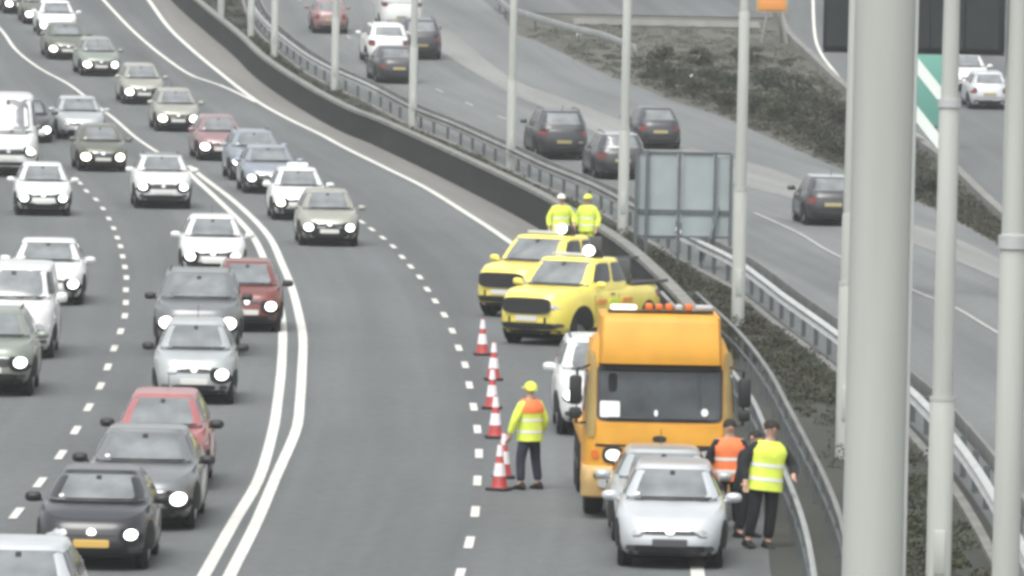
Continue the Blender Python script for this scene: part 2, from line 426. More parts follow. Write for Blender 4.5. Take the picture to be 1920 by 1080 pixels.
# rail on the bank and its posts
RB = Line([(925, -12), (955, 13), (975, 20), (1060, 45), (1130, 62), (1192, 86)], h=.7)
b3 = empty('bank_barrier', tuple(at(1060, 70)), 0, 'short pale guard rail ending on the grass bank above the slip road', 'barrier')
y3a, y3b = at(1192, 86, .7).y, at(925, -12, .7).y
child_fix(wall_strip('beam', RB, y3a, y3b, [(-.03, .45), (-.08, .6), (-.03, .75), (.03, .75), (.03, .45)], 'galvanised', None, st=1), b3)
for k in range(9):
    y = y3a + .5 + k * (y3b - y3a) / 9
    mb = MB(); mb.box((RB(y) + .06, y, g(y) + .25), (.08, .08, .5)); child_fix(mb.build('post', 'galvanised_dark', None, False), b3)

# ------------------------------------------------------------------ lamp columns
def column(p, label, h=12.0, r=.125, door=3.1, step=7.1, arm=-1, mname='column_paint'):
    root = empty('lamp_post', p, 0, label, 'lamp post', 'pale lamp posts')
    mb = MB(); mb.lathe([(r * 1.22, 0), (r * 1.22, door - .06), (r * 1.02, door)], 20); mb.build('base_compartment', mname, root)
    mb = MB(); mb.lathe([(r, door + .002), (r * .98, step - .05), (r * .86, step)], 20); mb.build('lower_shaft', mname, root)
    mb = MB(); mb.lathe([(r * .85, step + .002), (r * .62, h)], 20); mb.build('upper_shaft', mname, root)
    mb = MB(); mb.lathe([(r * 1.26, door - .05), (r * 1.26, door)], 20); mb.build('collar', mname, root)
    mb = MB(); mb.tube([(0, 0, h - .1), (arm * .3, 0, h + .35), (arm * 1.6, 0, h + .5)], [.055, .05, .045]); mb.build('arm', mname, root)
    mb = MB(); mb.rbox((arm * 1.95, 0, h + .5), (.75, .3, .14), .05); mb.build('lantern', 'grey_plastic', root)
    mb = MB(); mb.rbox((0, -r * 1.2, 1.0), (r * 1.1, .04, .6), .015); mb.build('access_door', mname, root)
    return root
for (u, v), lab in [((414, 40), 'very distant lamp post, first from the left beside the far carriageway'),
                    ((470, 72), 'distant lamp post, second from the left in the central reserve'),
                    ((514, 112), 'distant lamp post standing left of the small red car'),
                    ((627, 176), 'distant lamp post in front of the small red car'),
                    ((773, 243), 'lamp post in front of the black car and white pickup on the far carriageway'),
                    ((957, 320), 'lamp post above and left of the yellow pickup trucks'),
                    ((1167, 447), 'lamp post just left of the large sign seen from behind'),
                    ((1383, 612), 'lamp post just right of the large sign seen from behind')]:
    column(at(u, v), lab)
column(at(1583, 862), 'lamp post half hidden along the left edge of the thick foreground mast', r=.135, step=4.3)
column(at(1757, 1172), 'lamp post between the thick foreground mast and the rightmost lamp post', r=.14)
column(at(1862, 2046), 'rightmost lamp post, near the camera, with a bright collar', r=.115, h=9.5, step=7.15, door=3.0)
# the collar at 7.1 m shows on the two nearest posts
for o in [x for x in S.objects if x.name.startswith('lamp_post')][-2:]:
    rr = .14 if 'between' in o['label'] else .115
    mb = MB(); mb.lathe([(rr * 1.12, 7.02), (rr * 1.12, 7.13)], 20); mb.build('collar', 'galvanised_bright', o)
# thick mast in the foreground
pm = at(1578, 3560)
mast = empty('camera_mast', pm, 0, 'thick pale steel mast filling the right of the picture, closest to the camera', 'mast')
mb = MB(); mb.lathe([(.158, 0), (.152, 6.0), (.147, 14.0)], 48); mb.build('shaft', 'column_paint', mast)
mb = MB(); mb.lathe([(.22, .0), (.22, .04), (.165, .05)], 32); mb.build('flange', 'galvanised', mast)
mb = MB(); mb.rbox((.152, -.03, 7.5), (.020, .05, 12.0), .008); mb.build('cable_trunking', 'galvanised_bright', mast)

# ------------------------------------------------------------------ signs
p = at(1272, 506)
sg = empty('rear_of_sign', p, .0, 'large blank sign seen from behind on a dark steel frame in the central reserve', 'sign')
def px(u): return (u - 1272) / ((506 + 230) * .1)
def pz(v): return (506 - v) / ((506 + 230) * .1)
for u0, u1, v0, v1 in ((1188, 1206, 288, 442), (1211, 1265, 283, 448), (1276, 1334, 283, 445), (1342, 1366, 290, 440)):
    mid = (395 if u1 > 1300 else 396)
    for a, b in ((v0, mid - 4), (mid + 4, v1)):
        mb = MB(); mb.box(((px(u0) + px(u1)) / 2, 0, (pz(a) + pz(b)) / 2), (px(u1) - px(u0), .04, pz(a) - pz(b))); mb.build('panel', 'sign_back', sg, False)
for u, b, t_ in ((1209, 500, 280), (1270, 500, 281), (1338, 545, 281), (1368, 520, 285), (1189, 480, 286)):
    mb = MB(); mb.box((px(u), -.09, (max(pz(b), -.4) + pz(t_)) / 2), (.085, .12, pz(t_) - max(pz(b), -.4))); mb.build('post', 'galvanised_dark', sg, False)
for v in (284, 396, 443):
    mb = MB(); mb.box((px(1278), -.04, pz(v)), (px(1368) - px(1188), .04, .055 if v != 396 else .11)); mb.build('cross_rail', 'galvanised_dark', sg, False)
for a, b in (((1338, 420), (1312, 500)), ((1345, 385), (1330, 445))):
    mb = MB(); mb.tube([(px(a[0]), -.12, pz(a[1])), (px(b[0]), -.5, max(pz(b[1]), 0))], .03, 8); mb.build('brace', 'galvanised_dark', sg)
# overhead message display
pv = at(1640, 560)
sv = 79.0 + 0
vm = empty('message_display', (pv.x, pv.y, g(pv.y)), 0, 'big black electronic message display hanging behind the foreground mast', 'sign')
zb = (560 - 95) / 77.6
sc = 77.6
x0 = (1532 - 1640) / sc; x1 = (1872 - 1640) / sc
mb = MB(); mb.rbox(((x0 + x1) / 2, 0, zb + 1.6), (x1 - x0, .35, 3.2), .05); mb.build('display_housing', 'display_black', vm)
for k in range(5):
    xa = x0 + .1 + k * (x1 - x0 - .2) / 5
    mb = MB(); mb.box((xa + .38, -.185, zb + 1.6), ((x1 - x0 - .2) / 5 - .04, .02, 3.0)); mb.build('display_panel', 'display_black', vm, False)
mb = MB(); mb.box((1.6, .3, zb + 2.9), (3.4, .15, .2)); mb.build('support_beam', 'column_paint', vm, False)
mb = MB(); mb.box(((x0 + x1) / 2, 0, zb - .03), (x1 - x0, .36, .05)); mb.build('bottom_trim', 'dark_plastic', vm, False)
for x in ((1650 - 1640) / sc, (1885 - 1640) / sc):
    mb = MB(); mb.lathe([(.11, 0), (.11, zb + 3.3)], 16, c=(x, .3, 0)); mb.build('post', 'column_paint', vm)
# green direction sign
pg = at(1700, 280); sG = .1 * (280 - 15 + 230)
gs = empty('direction_sign', pg, -.25, 'green road sign with broad white slanting bands behind the thick mast', 'sign')
mb = MB(); mb.rbox((0, 0, 2.3), (2.9, .05, 2.9), .02); mb.build('sign_plate', 'sign_green', gs)
for k, (xa, za) in enumerate(((.15, 3.2), (.15, 1.5))):
    mb = MB(); b = len(mb.v); d = .30
    pts = [(xa, -.045, za + d), (xa + 1.15, -.045, za - 1.35 + d), (xa + 1.15, -.045, za - 1.35 - d), (xa, -.045, za - d)]
    mb.v += [(x, y, z) for x, y, z in pts] + [(x, y + .012, z) for x, y, z in pts]
    mb.f += [(0, 1, 2, 3), (7, 6, 5, 4), (0, 4, 5, 1), (1, 5, 6, 2), (2, 6, 7, 3), (3, 7, 4, 0)]
    mb.build('white_band', 'sign_white', gs, False)
for x in (-1.0, 1.0):
    mb = MB(); mb.lathe([(.05, 0), (.05, 3.6)], 12, c=(x, .09, 0)); mb.build('post', 'galvanised_dark', gs)
# orange board far off
po = at(1450, 82)
ob = empty('orange_board', po, .1, 'small orange and yellow temporary road sign on a pale frame, far off at the top', 'sign')
mb = MB(); mb.rbox((-.1, 0, 2.0), (1.15, .05, 1.0), .02); mb.build('board', 'board_orange', ob)
mb = MB(); mb.rbox((-.1, .03, 2.05), (1.4, .03, 1.3), .02); mb.build('backing', 'truck_cream', ob)
for x in (-.35, .35):
    mb = MB(); mb.tube([(x * .8, .06, 1.4), (x * 1.6, -.3, 0)], .07, 8); mb.build('leg', 'cap_concrete', ob)
    mb = MB(); mb.tube([(x * .8, .06, 1.4), (x * 1.2, .5, 0)], .07, 8); mb.build('leg', 'cap_concrete', ob)
for (u, v), lab in (((1085, 72), 'tiny white marker post on the bank just below the guard rail'), ((1298, 163), 'small white marker post among the shrubs of the bank')):
    r_ = empty('marker_post', at(u, v), .2, lab, 'marker post')
    mb = MB(); mb.rbox((0, 0, .25), (.2, .05, .5), .02); mb.build('post', 'sign_white', r_)
    mb = MB(); mb.rbox((0, -.03, .40), (.10, .02, .08), .01); mb.build('reflector', 'tail_lamp', r_)

# ------------------------------------------------------------------ vehicles
KINDS = {  # length, width, height, bonnet profile, cowl, roof front, roof rear, rear base, wheel radius, cabin belt half-width ratio
    'hatch': dict(L=4.0, W=1.69, H=1.46, top=[(0, .70), (.12, .76), (.5, .86), (.95, .94), (2.5, .98), (3.7, 1.0), (4.0, .96)], cy=.88, rf=1.62, rr=3.30, rb=3.88, wr=.31, wx=(.72, 3.25)),
    'supermini': dict(L=3.7, W=1.62, H=1.50, top=[(0, .76), (.12, .84), (.4, .92), (.75, .98), (2.5, 1.0), (3.7, 1.0)], cy=.62, rf=1.35, rr=3.10, rb=3.62, wr=.29, wx=(.62, 3.05)),
    'saloon': dict(L=4.6, W=1.80, H=1.43, top=[(0, .68), (.15, .76), (.6, .86), (1.2, .93), (3.0, .97), (4.1, 1.02), (4.6, .94)], cy=1.10, rf=1.95, rr=3.15, rb=3.95, wr=.32, wx=(.85, 3.6)),
    'coupe': dict(L=3.75, W=1.70, H=1.33, top=[(0, .66), (.12, .72), (.5, .82), (.95, .88), (2.5, .92), (3.75, .92)], cy=.90, rf=1.65, rr=2.95, rb=3.62, wr=.31, wx=(.72, 3.05)),
    'compact': dict(L=3.9, W=1.66, H=1.42, top=[(0, .66), (.12, .73), (.5, .83), (.95, .91), (2.5, .96), (3.9, .96)], cy=.88, rf=1.60, rr=3.20, rb=3.80, wr=.31, wx=(.72, 3.2)),
    'estate': dict(L=4.6, W=1.80, H=1.50, top=[(0, .70), (.15, .78), (.6, .88), (1.2, .95), (3.0, .98), (4.6, 1.0)], cy=1.05, rf=1.85, rr=4.05, rb=4.50, wr=.32, wx=(.85, 3.6)),
    'suv': dict(L=4.5, W=1.86, H=1.68, top=[(0, .90), (.12, .99), (.5, 1.06), (1.1, 1.11), (3.0, 1.14), (4.5, 1.12)], cy=1.0, rf=1.68, rr=3.85, rb=4.40, wr=.36, wx=(.85, 3.55)),
    'crossover': dict(L=4.15, W=1.78, H=1.57, top=[(0, .84), (.12, .93), (.5, 1.0), (1.0, 1.05), (3.0, 1.08), (4.15, 1.06)], cy=.90, rf=1.60, rr=3.35, rb=4.02, wr=.34, wx=(.8, 3.3)),
    'smallvan': dict(L=4.4, W=1.83, H=1.84, top=[(0, .90), (.12, 1.0), (.4, 1.10), (.7, 1.18), (3.0, 1.2), (4.4, 1.2)], cy=.60, rf=1.25, rr=4.25, rb=4.36, wr=.32, wx=(.8, 3.5)),
    'bigvan': dict(L=5.5, W=2.02, H=2.55, top=[(0, 1.05), (.12, 1.15), (.4, 1.30), (.7, 1.40), (3.0, 1.4), (5.5, 1.4)], cy=.50, rf=1.35, rr=5.35, rb=5.45, wr=.34, wx=(.95, 4.3)),
    'pickup': dict(L=5.3, W=1.86, H=1.82, top=[(0, 1.02), (.12, 1.10), (.6, 1.16), (1.15, 1.20), (3.4, 1.20), (3.45, 1.18), (5.3, 1.18)], cy=1.18, rf=1.85, rr=3.10, rb=3.42, wr=.39, wx=(.95, 4.1)),
}
def vehicle(kind, name, label, cat, paintm, lights=(1, 1), plate='plate_white', group=None, mirror=None, lower='dark_plastic', roofm=None, lampm='lamp_on', lamp_r=.12, glare=.225, low_front=.05, glass='windscreen_glass', handle=True):
    K = KINDS[kind]; L, W, H = K['L'], K['W'], K['H']; hw = W / 2
    root = empty(name, (0, 0, 0), 0, label, cat, group); vs0 = rnd.random()
    tops = K['top']; ty = [a for a, b in tops]; tz = [b for a, b in tops]
    ztop = lambda y: float(np.interp(y, ty, tz))
    zb = .20 if K['wr'] < .33 else .26
    n = 4.2
    T = [0, .10, .30, .52, .72, .88, 1.0]
    SI = [.07, .02, 0, .0, .012, .035, .09]
    FI = [.16, .05, .0, .0, .03, .07, .16]
    def ring_pt(a, t, k=1.0, extra=0.0):
        ca, sa = math.cos(a), math.sin(a)
        si, fi = float(np.interp(t, T, SI)), float(np.interp(t, T, FI))
        x = (hw - si) * k * math.copysign(abs(ca) ** (2 / n), ca); y = L / 2 + (L / 2 - fi) * k * math.copysign(abs(sa) ** (2 / n), sa)
        return (x, y, zb + t * (ztop(y) - zb) + extra)
    N = 56; rows = []
    for t in (0, .05, .1, .2, .3, .42, .52, .64, .72, .8, .88, .94, 1.0):
        rows.append([ring_pt(2 * PI * j / N, t) for j in range(N)])
    for k in (.985, .96, .92, .86, .78, .66, .5, .3, .1):
        rows.append([ring_pt(2 * PI * j / N, 1.0, k, .035 * (1 - k ** 2)) for j in range(N)])
    mb = MB(); b = mb.quadgrid(rows, True)
    mb.cap(range(b + N - 1, b - 1, -1)); e = b + (len(rows) - 1) * N; mb.cap(range(e, e + N))
    # cabin
    cy, rf, rr, rb = K['cy'], K['rf'], K['rr'], K['rb']; m_ = 5.5
    zc0 = min(ztop(cy), ztop(rb)) - .04; zr = H - .045
    wc0 = hw - .055; wc1 = hw - (.30 if kind in ('hatch', 'saloon', 'supermini', 'estate', 'crossover', 'coupe', 'compact') else .17 if kind in ('smallvan', 'bigvan') else .24)
    def cab(t):
        bow = math.sin(t * PI) * .025
        f = cy + (rf - cy) * t - bow; r = rb + (rr - rb) * t + bow
        return f, r, wc0 + (wc1 - wc0) * t + bow * .8, zc0 + (zr - zc0) * t
    def FW(xf, t):
        f, r, w_, z = cab(t); q = (1 - min(1, abs(xf)) ** m_) ** (1 / m_); yc = (f + r) / 2
        return (xf * w_, yc - (yc - f) * q, z)
    def RW(xf, t):
        f, r, w_, z = cab(t); q = (1 - min(1, abs(xf)) ** m_) ** (1 / m_); yc = (f + r) / 2
        return (xf * w_, yc + (r - yc) * q, z)
    def SW(sg_):
        def F(yf, t):
            f, r, w_, z = cab(t); q = (1 - min(1, abs(yf)) ** m_) ** (1 / m_); yc = (f + r) / 2
            return (sg_ * w_ * q, yc + yf * (r - f) / 2, z)
        return F
    rows = []
    for t in (0, .15, .3, .45, .6, .75, .9, 1.0):
        f, r, w_, z = cab(t); yc = (f + r) / 2; row = []
        for j in range(N):
            a = 2 * PI * j / N; ca, sa = math.cos(a), math.sin(a)
            row.append((w_ * math.copysign(abs(ca) ** (2 / m_), ca), yc + (r - f) / 2 * math.copysign(abs(sa) ** (2 / m_), sa), z))
        rows.append(row)
    body_rows = rows
    roof_rows = [rows[-1]]
    f, r, w_, z = cab(1.0); yc = (f + r) / 2
    for k, dz in ((.97, .022), (.9, .034), (.7, .042), (.4, .045), (.1, .045)):
        roof_rows.append([(p[0] * k, yc + (p[1] - yc) * k, zr + dz) for p in rows[-1]])
    b = mb.quadgrid(body_rows, True)
    mb.build('body', paintm, root)
    mr = MB(); b = mr.quadgrid(roof_rows, True); mr.cap(range(b + (len(roof_rows) - 1) * N, b + len(roof_rows) * N)); mr.build('roof', roofm or paintm, root)
    zt0 = ztop(0)
    def FS(x, z):
        t = max(0, min(1, (z - zb) / (zt0 - zb))); si, fi = float(np.interp(t, T, SI)), float(np.interp(t, T, FI))
        q = (1 - min(.999, abs(x / (hw - si))) ** n) ** (1 / n)
        return (x, L / 2 - (L / 2 - fi) * q, z)
    ztr = ztop(L)
    def RS(x, z):
        t = max(0, min(1, (z - zb) / (ztr - zb))); si, fi = float(np.interp(t, T, SI)), float(np.interp(t, T, FI))
        q = (1 - min(.999, abs(x / (hw - si))) ** n) ** (1 / n)
        return (x, L / 2 + (L / 2 - fi) * q, z)
    def SS(sg_):
        def F(y, z):
            t = max(0, min(1, (z - zb) / (ztop(y) - zb))); si = float(np.interp(t, T, SI))
            q = (1 - min(.999, abs((y - L / 2) / (L / 2))) ** n) ** (1 / n)
            return (sg_ * (hw - si) * q, y, z)
        return F
    # windows
    def P(nm, F, uc, vc, ru, rv, m, e=5, out=(0, -1, 0), off=.010, th=.03, par=root, **kw):
        q = MB(); q.patch(F, uc, vc, ru, rv, e, out, off, th, **kw); return q.build(nm, m, par)
    o1 = Vector((0, -.8, .6)).normalized(); o2 = Vector((0, .85, .5)).normalized()
    t0 = (ztop(cy) + .05 - zc0) / (zr - zc0)
    P('windscreen', FW, 0, (t0 + .95) / 2, .955, (.95 - t0) / 2, glass, e=9, out=o1, n=36, off=.008)
    P('mirror_mount', FW, 0, .86, .07, .055, 'dark_plastic', e=3, out=o1, off=.016, th=.006, n=14)
    P('scuttle', FW, 0, t0 - .01, .90, .022, 'dark_plastic', e=8, out=o1, off=.012, th=.02, n=32)
    if vs0 < .5: P('tax_disc', FW, -.70, t0 + .13, .05, .045, 'paper', e=2, out=o1, off=.014, th=.004, n=12)
    if vs0 > .6 and kind not in ('bigvan', 'pickup'):
        q = MB(); q.tube([(0, rr - .1, H - .01), (0, rr + .12, H + .20)], [.010, .005], 6); q.build('aerial', 'dark_plastic', root)
    if kind in ('estate', 'suv', 'crossover'):
        for sg_ in (-1, 1):
            q = MB(); q.tube([(sg_ * (wc1 - .08), rf + .25, H - .03), (sg_ * (wc1 - .07), rf + .4, H + .03), (sg_ * (wc1 - .07), rr - .35, H + .03), (sg_ * (wc1 - .08), rr - .2, H - .03)], .018, 6); q.build('roof_rail', 'grey_plastic', root)
    P('wiper', FW, -.2, t0 + .05, .42, .012, 'dark_plastic', out=o1, off=.022, th=.02, n=12, shear=.3)
    P('wiper', FW, .42, t0 + .05, .38, .012, 'dark_plastic', out=o1, off=.022, th=.02, n=12, shear=.3)
    if kind != 'bigvan':
        P('rear_window', RW, 0, .60, .90, .32, 'windscreen_glass', e=8, out=o2, n=32, off=.008)
    for sg_ in (-1, 1):
        spl = [(-.56, .26), (.06, .30), (.62, .20)] if kind not in ('bigvan', 'smallvan', 'pickup') else ([(-.78, .14)] if kind != 'pickup' else [(-.42, .38), (.44, .38)])
        for yc_, rw in spl:
            P('side_window', SW(sg_), yc_, .58, rw, .33, 'side_glass', e=6, out=(sg_, 0, .25), n=20, off=.006)
    # front
    hz = zt0 - (.10 if kind in ('hatch', 'supermini', 'saloon', 'estate', 'coupe', 'compact') else .16 if kind in ('suv', 'crossover', 'pickup') else .22)
    hx = hw - .29
    for sg_, on in zip((-1, 1), lights):
        if on:
            hl = zt0 - glare * .80
            P('housing_and_halo', FS, sg_ * hx, hl, glare, glare * .78, 'underbody', e=2.2, off=.03, th=.06)  # near-black disc painting the dark halo around the headlight glare
            P('headlight', FS, sg_ * hx, hl, lamp_r, lamp_r * .80, lampm, e=2.1, off=.05)
        else:
            ux, ur = (hx + .03, .17) if kind == 'compact' else (hx - .01, .215)
            P('housing_and_halo', FS, sg_ * ux, hz, ur, .088, 'grey_plastic', e=2.6, off=.010, shear=.45 * sg_)
            P('headlight', FS, sg_ * ux, hz + .004, ur - .02, .070, 'lamp_glass', e=2.6, off=.018, shear=.45 * sg_)
            P('lamp_reflector', FS, sg_ * (hx - .05), hz, .05, .045, 'chrome', e=2, off=.024)
    vs_ = rnd.random(); gh = .030 + .022 * vs_ if kind in ('hatch', 'supermini', 'saloon', 'estate', 'coupe', 'compact') else .07 + .05 * vs_
    gx = hx - (.10 if kind == 'compact' else .215 if not any(lights) else .19)
    if kind == 'compact': gh = .036
    P('grille', FS, 0, hz - .01, gx, gh, 'dark_plastic', e=6, off=.012, n=32)
    if vs_ > .45: P('chrome_strip', FS, 0, hz + gh * .7, gx * .92, .010, 'chrome', e=8, off=.024, th=.01, n=28)
    P('badge', FS, 0, hz, .062, .05, 'chrome', e=2, off=.03, th=.02)
    zf = lambda q: zb + q * (zt0 - zb)
    P('number_plate', FS, 0, zf(.44), .255, .055, plate, e=12, off=.022, th=.02)
    P('lower_intake', FS, 0, zf(.20 + .05 * vs_), hw * (.5 + .3 * rnd.random()) if kind != 'compact' else hw * .74, .045 + .03 * rnd.random(), 'dark_plastic', e=4, off=.014, n=36)
    P('bonnet_shut_line', FS, 0, zt0 - .012, gx + .12, .008, 'underbody', e=6, off=.006, th=.01, n=32)
    for sg_ in (-1, 1):
        P('fog_lamp', FS, sg_ * (hw - .26), zf(.24), .075, .045, 'grey_plastic', e=2.5, off=.018, n=16)
    P('skirt_and_glare_dark', FS, 0, zb + low_front * .8, hw * .95, low_front, lower, e=8, off=.012, n=36)  # enlarged and near-black on some cars, painting the contrast below glaring headlights
    q = MB(); q.box((0, L / 2 + .15, (zb + .13) / 2), (W - .34, L - 1.1, zb - .09)); q.build('contact_shade_slab', 'underbody', root, False)  # dark slab added beneath the car to deepen its contact shadow
    # rear
    for sg_ in (-1, 1):
        P('tail_light', RS, sg_ * (hw - .22), ztr - .20, .13, .11, 'tail_lamp', e=3, out=(0, 1, 0), off=.012)
    P('tailgate_line', RS, 0, .50, hw * .66, .008, 'underbody', e=8, out=(0, 1, 0), off=.008, th=.01, n=24)
    P('rear_plate', RS, 0, .64, .255, .055, 'plate_rear', e=12, out=(0, 1, 0), off=.02)
    P('rear_skirt', RS, 0, zb + .10, hw * .93, .11, 'dark_plastic', e=8, out=(0, 1, 0), off=.012, n=36)
    # sides
    for sg_ in (-1, 1):
        for wy in K['wx']:
            P('wheel_arch', SS(sg_), wy, K['wr'] + .02, K['wr'] + .07, K['wr'] + .06, 'underbody', e=2, out=(sg_, 0, 0), off=.006, n=24)
            q = MB(); r0 = K['wr']; x0 = sg_ * (hw - .17)
            q.lathe([(r0 * .62, -.10), (r0 * .95, -.105), (r0, -.08), (r0, .08), (r0 * .95, .105), (r0 * .62, .10)], 24, c=(x0, wy, r0), axis='x')
            wh = q.build('wheel', 'tyre', root)
            q = MB(); q.lathe([(r0 * .60, .085 * sg_), (r0 * .58, .107 * sg_), (r0 * .2, .122 * sg_), (.02, .124 * sg_)], 16, c=(x0, wy, r0), axis='x'); q.build('rim', 'rim', wh)
        P('sill', SS(sg_), L / 2 - .1, zb + .06, L * .26, .05, lower, e=10, out=(sg_, 0, 0), off=.008, n=24)
        for dy in ((cy + .05, (cy + rb) / 2 + .05) if kind != 'bigvan' else (1.0, 2.1)):
            P('door_seam', SS(sg_), dy + .25, zb + .52 * (ztop(dy) - zb), .008, .30, 'underbody', e=8, out=(sg_, 0, 0), off=.003, th=.01, n=12)
        if handle: P('door_handle', SS(sg_), (cy + rb) / 2 + .02, ztop(L / 2) - .14, .09, .016, 'dark_plastic', e=3, out=(sg_, 0, 0), off=.02, n=12)
        q = MB(); mx = sg_ * (hw + .075); my = cy + .36; mz = ztop(cy) + .08; big = 1.5 if kind in ('bigvan', 'smallvan') else 1.0
        rws = []
        for i in range(7):
            ph = -PI / 2 + PI * i / 6
            rws.append([(mx + .12 * max(.02, math.cos(ph)) * math.copysign(abs(math.cos(2 * PI * j / 14)) ** .7, math.cos(2 * PI * j / 14)), my + .07 * math.sin(ph), mz + .075 * big * max(.02, math.cos(ph)) * math.copysign(abs(math.sin(2 * PI * j / 14)) ** .7, math.sin(2 * PI * j / 14))) for j in range(14)])
        q.quadgrid(rws, True); q.tube([(sg_ * (hw - .06), my, mz - .05), (mx - sg_ * .04, my, mz - .03)], .022, 8)
        q.build('mirror', mirror or paintm, root)
    return root

def place(root, u, v, line, away=False, yaw=None, roll_fix=0.0):
    p = at(u, v); kind_len = [c for c in root.children if c.name.startswith('body')][0]
    tn = line.tan(p.y + 2, 10) if line is not None else 0.0
    a = -math.atan(tn) if yaw is None else yaw
    d = Vector((-math.sin(a), math.cos(a), 0))
    if away:
        Ln = max(q.co.y for q in kind_len.data.vertices) - .72
        root.location = (p.x + d.x * Ln, p.y + d.y * Ln, g(p.y + d.y * Ln) + .02); root.rotation_euler = (0, 0, a + PI)
        slope = (g(p.y + 3) - g(p.y)) / 3; root.rotation_euler = (-math.atan(slope), 0, a + PI)
    else:
        root.location = (p.x - d.x * .72, p.y - d.y * .72, g(p.y - .72) + .02); slope = (g(p.y + 3) - g(p.y)) / 3
        root.rotation_euler = (math.atan(slope), 0, a)
    return root
GQ = 'cars queuing towards the camera on the main carriageway'
GB = 'vehicles driving away on the far carriageway'
Q = [
 # kind, name, paint, (u, v of the front foot), line, label, options (tall near-black lower fronts paint headlight glare contrast)
 ('bigvan', 'van', 'paint_white', (14, 332), DBL_A, 'tall white van cut by the left edge above the white cars', dict(lights=(0, 1), lower='dark_plastic', plate='plate_white'), 'van'),
 ('saloon', 'car', 'paint_dark', (52, 268), LINE_L, 'dark car mostly hidden behind the tall white van, one headlight showing', dict(), 'car'),
 ('saloon', 'car', 'paint_pale_silver', (150, 262), LINE_L, 'pale silver car peeping out behind the dark green car', dict(lights=(0, 0)), 'car'),
 ('hatch', 'car', 'paint_olive', (190, 322), LINE_L, 'dark green car with two yellowish headlights right of the tall white van', dict(lampm='lamp_on_warm', lower='underbody', low_front=.19), 'car'),
 ('hatch', 'car', 'paint_white', (80, 405), DBL_A, 'white hatchback with lit headlights and grey lower bumper near the left edge', dict(lower='grey_plastic'), 'car'),
 ('crossover', 'car', 'paint_white', (304, 392), DBL_A, 'white crossover with dark roof and grille, both headlights lit, left of the double line', dict(roofm='paint_dark_roof', lower='grey_plastic'), 'car'),
 ('saloon', 'car', 'paint_white', (87, 572), DBL_A, 'white saloon near the left edge, only its right hand headlight lit', dict(lights=(0, 1)), 'car'),
 ('smallvan', 'van', 'paint_white', (22, 672), DBL_A, 'small white van cut by the left edge with unlit lamps', dict(lights=(0, 0)), 'van'),
 ('crossover', 'car', 'paint_green_grey', (-20, 742), DBL_A, 'grey green car cut by the left edge, one headlight lit, behind nothing but the dashes', dict(), 'car'),
 ('hatch', 'car', 'paint_white', (398, 520), DBL_A, 'white hatchback directly behind the grey sport utility car', dict(), 'car'),
 ('supermini', 'car', 'paint_red', (462, 622), DBL_A, 'dark red car half hidden behind the grey sport utility car', dict(mirror='dark_plastic'), 'car'),
 ('suv', 'car', 'paint_grey', (370, 668), DBL_A, 'grey sport utility car with wide lit headlights behind the small silver car', dict(mirror='dark_plastic', lamp_r=.15, glare=.25), 'car'),
 ('supermini', 'car', 'paint_pale_silver', (364, 757), DBL_A, 'small silver car with dark mirrors and only one headlight lit', dict(lights=(0, 1), mirror='dark_plastic'), 'car'),
 ('supermini', 'car', 'paint_pink_red', (300, 918), DBL_A, 'faded red hatchback with black mirrors in front of the small silver car', dict(lights=(0, 1), mirror='dark_plastic'), 'car'),
 ('saloon', 'car', 'paint_grey', (262, 992), DBL_A, 'dark grey car between the faded red hatchback and the black car', dict(lights=(0, 1), mirror='dark_plastic'), 'car'),
 ('coupe', 'car', 'paint_black', (176, 1066), DBL_A, 'black car with a yellow number plate near the bottom left', dict(lights=(0, 1), plate='plate_yellow', mirror='dark_plastic', lamp_r=.09, glare=.16), 'car'),
 ('hatch', 'car', 'paint_silver', (22, 1254), DBL_A, 'silver car in the bottom left corner, only its roof and windscreen in view', dict(lights=(0, 0), mirror='dark_plastic'), 'car'),
 ('saloon', 'car', 'paint_olive', (40, 26), LINE_L, 'olive car in the far distance at the top left corner', dict(), 'car'),
 ('saloon', 'car', 'paint_olive', (78, 46), LINE_L, 'olive car behind the distant white car, its near headlight showing', dict(), 'car'),
 ('saloon', 'car', 'paint_white', (107, 68), LINE_L, 'distant white car with both headlights glaring, near the top left', dict(), 'car'),
 ('saloon', 'car', 'paint_olive', (125, 112), LINE_L, 'distant olive car half hidden behind the greyish car', dict(), 'car'),
 ('hatch', 'car', 'paint_green_grey', (186, 143), LINE_L, 'distant grey car, lower front darkened for headlight glare, ahead of the olive ones', dict(lower='underbody', low_front=.19), 'car'),
 ('hatch', 'car', 'paint_beige', (267, 196), LINE_L, 'distant pale beige car, second in line above the grey and red cars', dict(lower='underbody', low_front=.19), 'car'),
 ('hatch', 'car', 'paint_beige', (331, 247), LINE_L, 'distant pale grey car, lower front darkened for headlight glare, left of the faded red one', dict(lower='underbody', low_front=.19), 'car'),
 ('hatch', 'car', 'paint_rose', (412, 302), EDGE_R, 'faded pink car half hidden by the light blue car', dict(), 'car'),
 ('crossover', 'car', 'paint_blue', (478, 340), EDGE_R, 'light blue car with its headlight lit behind the white taxi', dict(), 'car'),
 ('saloon', 'car', 'paint_blue', (506, 364), EDGE_R, 'bluish car squeezed between the light blue car and the white taxi', dict(lower='underbody', low_front=.19), 'car'),
 ('hatch', 'car', 'paint_white', (560, 414), EDGE_R, 'white taxi with a roof sign, one yellow headlight showing', dict(lampm='lamp_on_warm'), 'car'),
 ('hatch', 'car', 'paint_beige', (615, 462), EDGE_R, 'pale beige hatchback leading the right hand lane, both headlights lit', dict(lower='underbody', low_front=.19), 'car'),
]
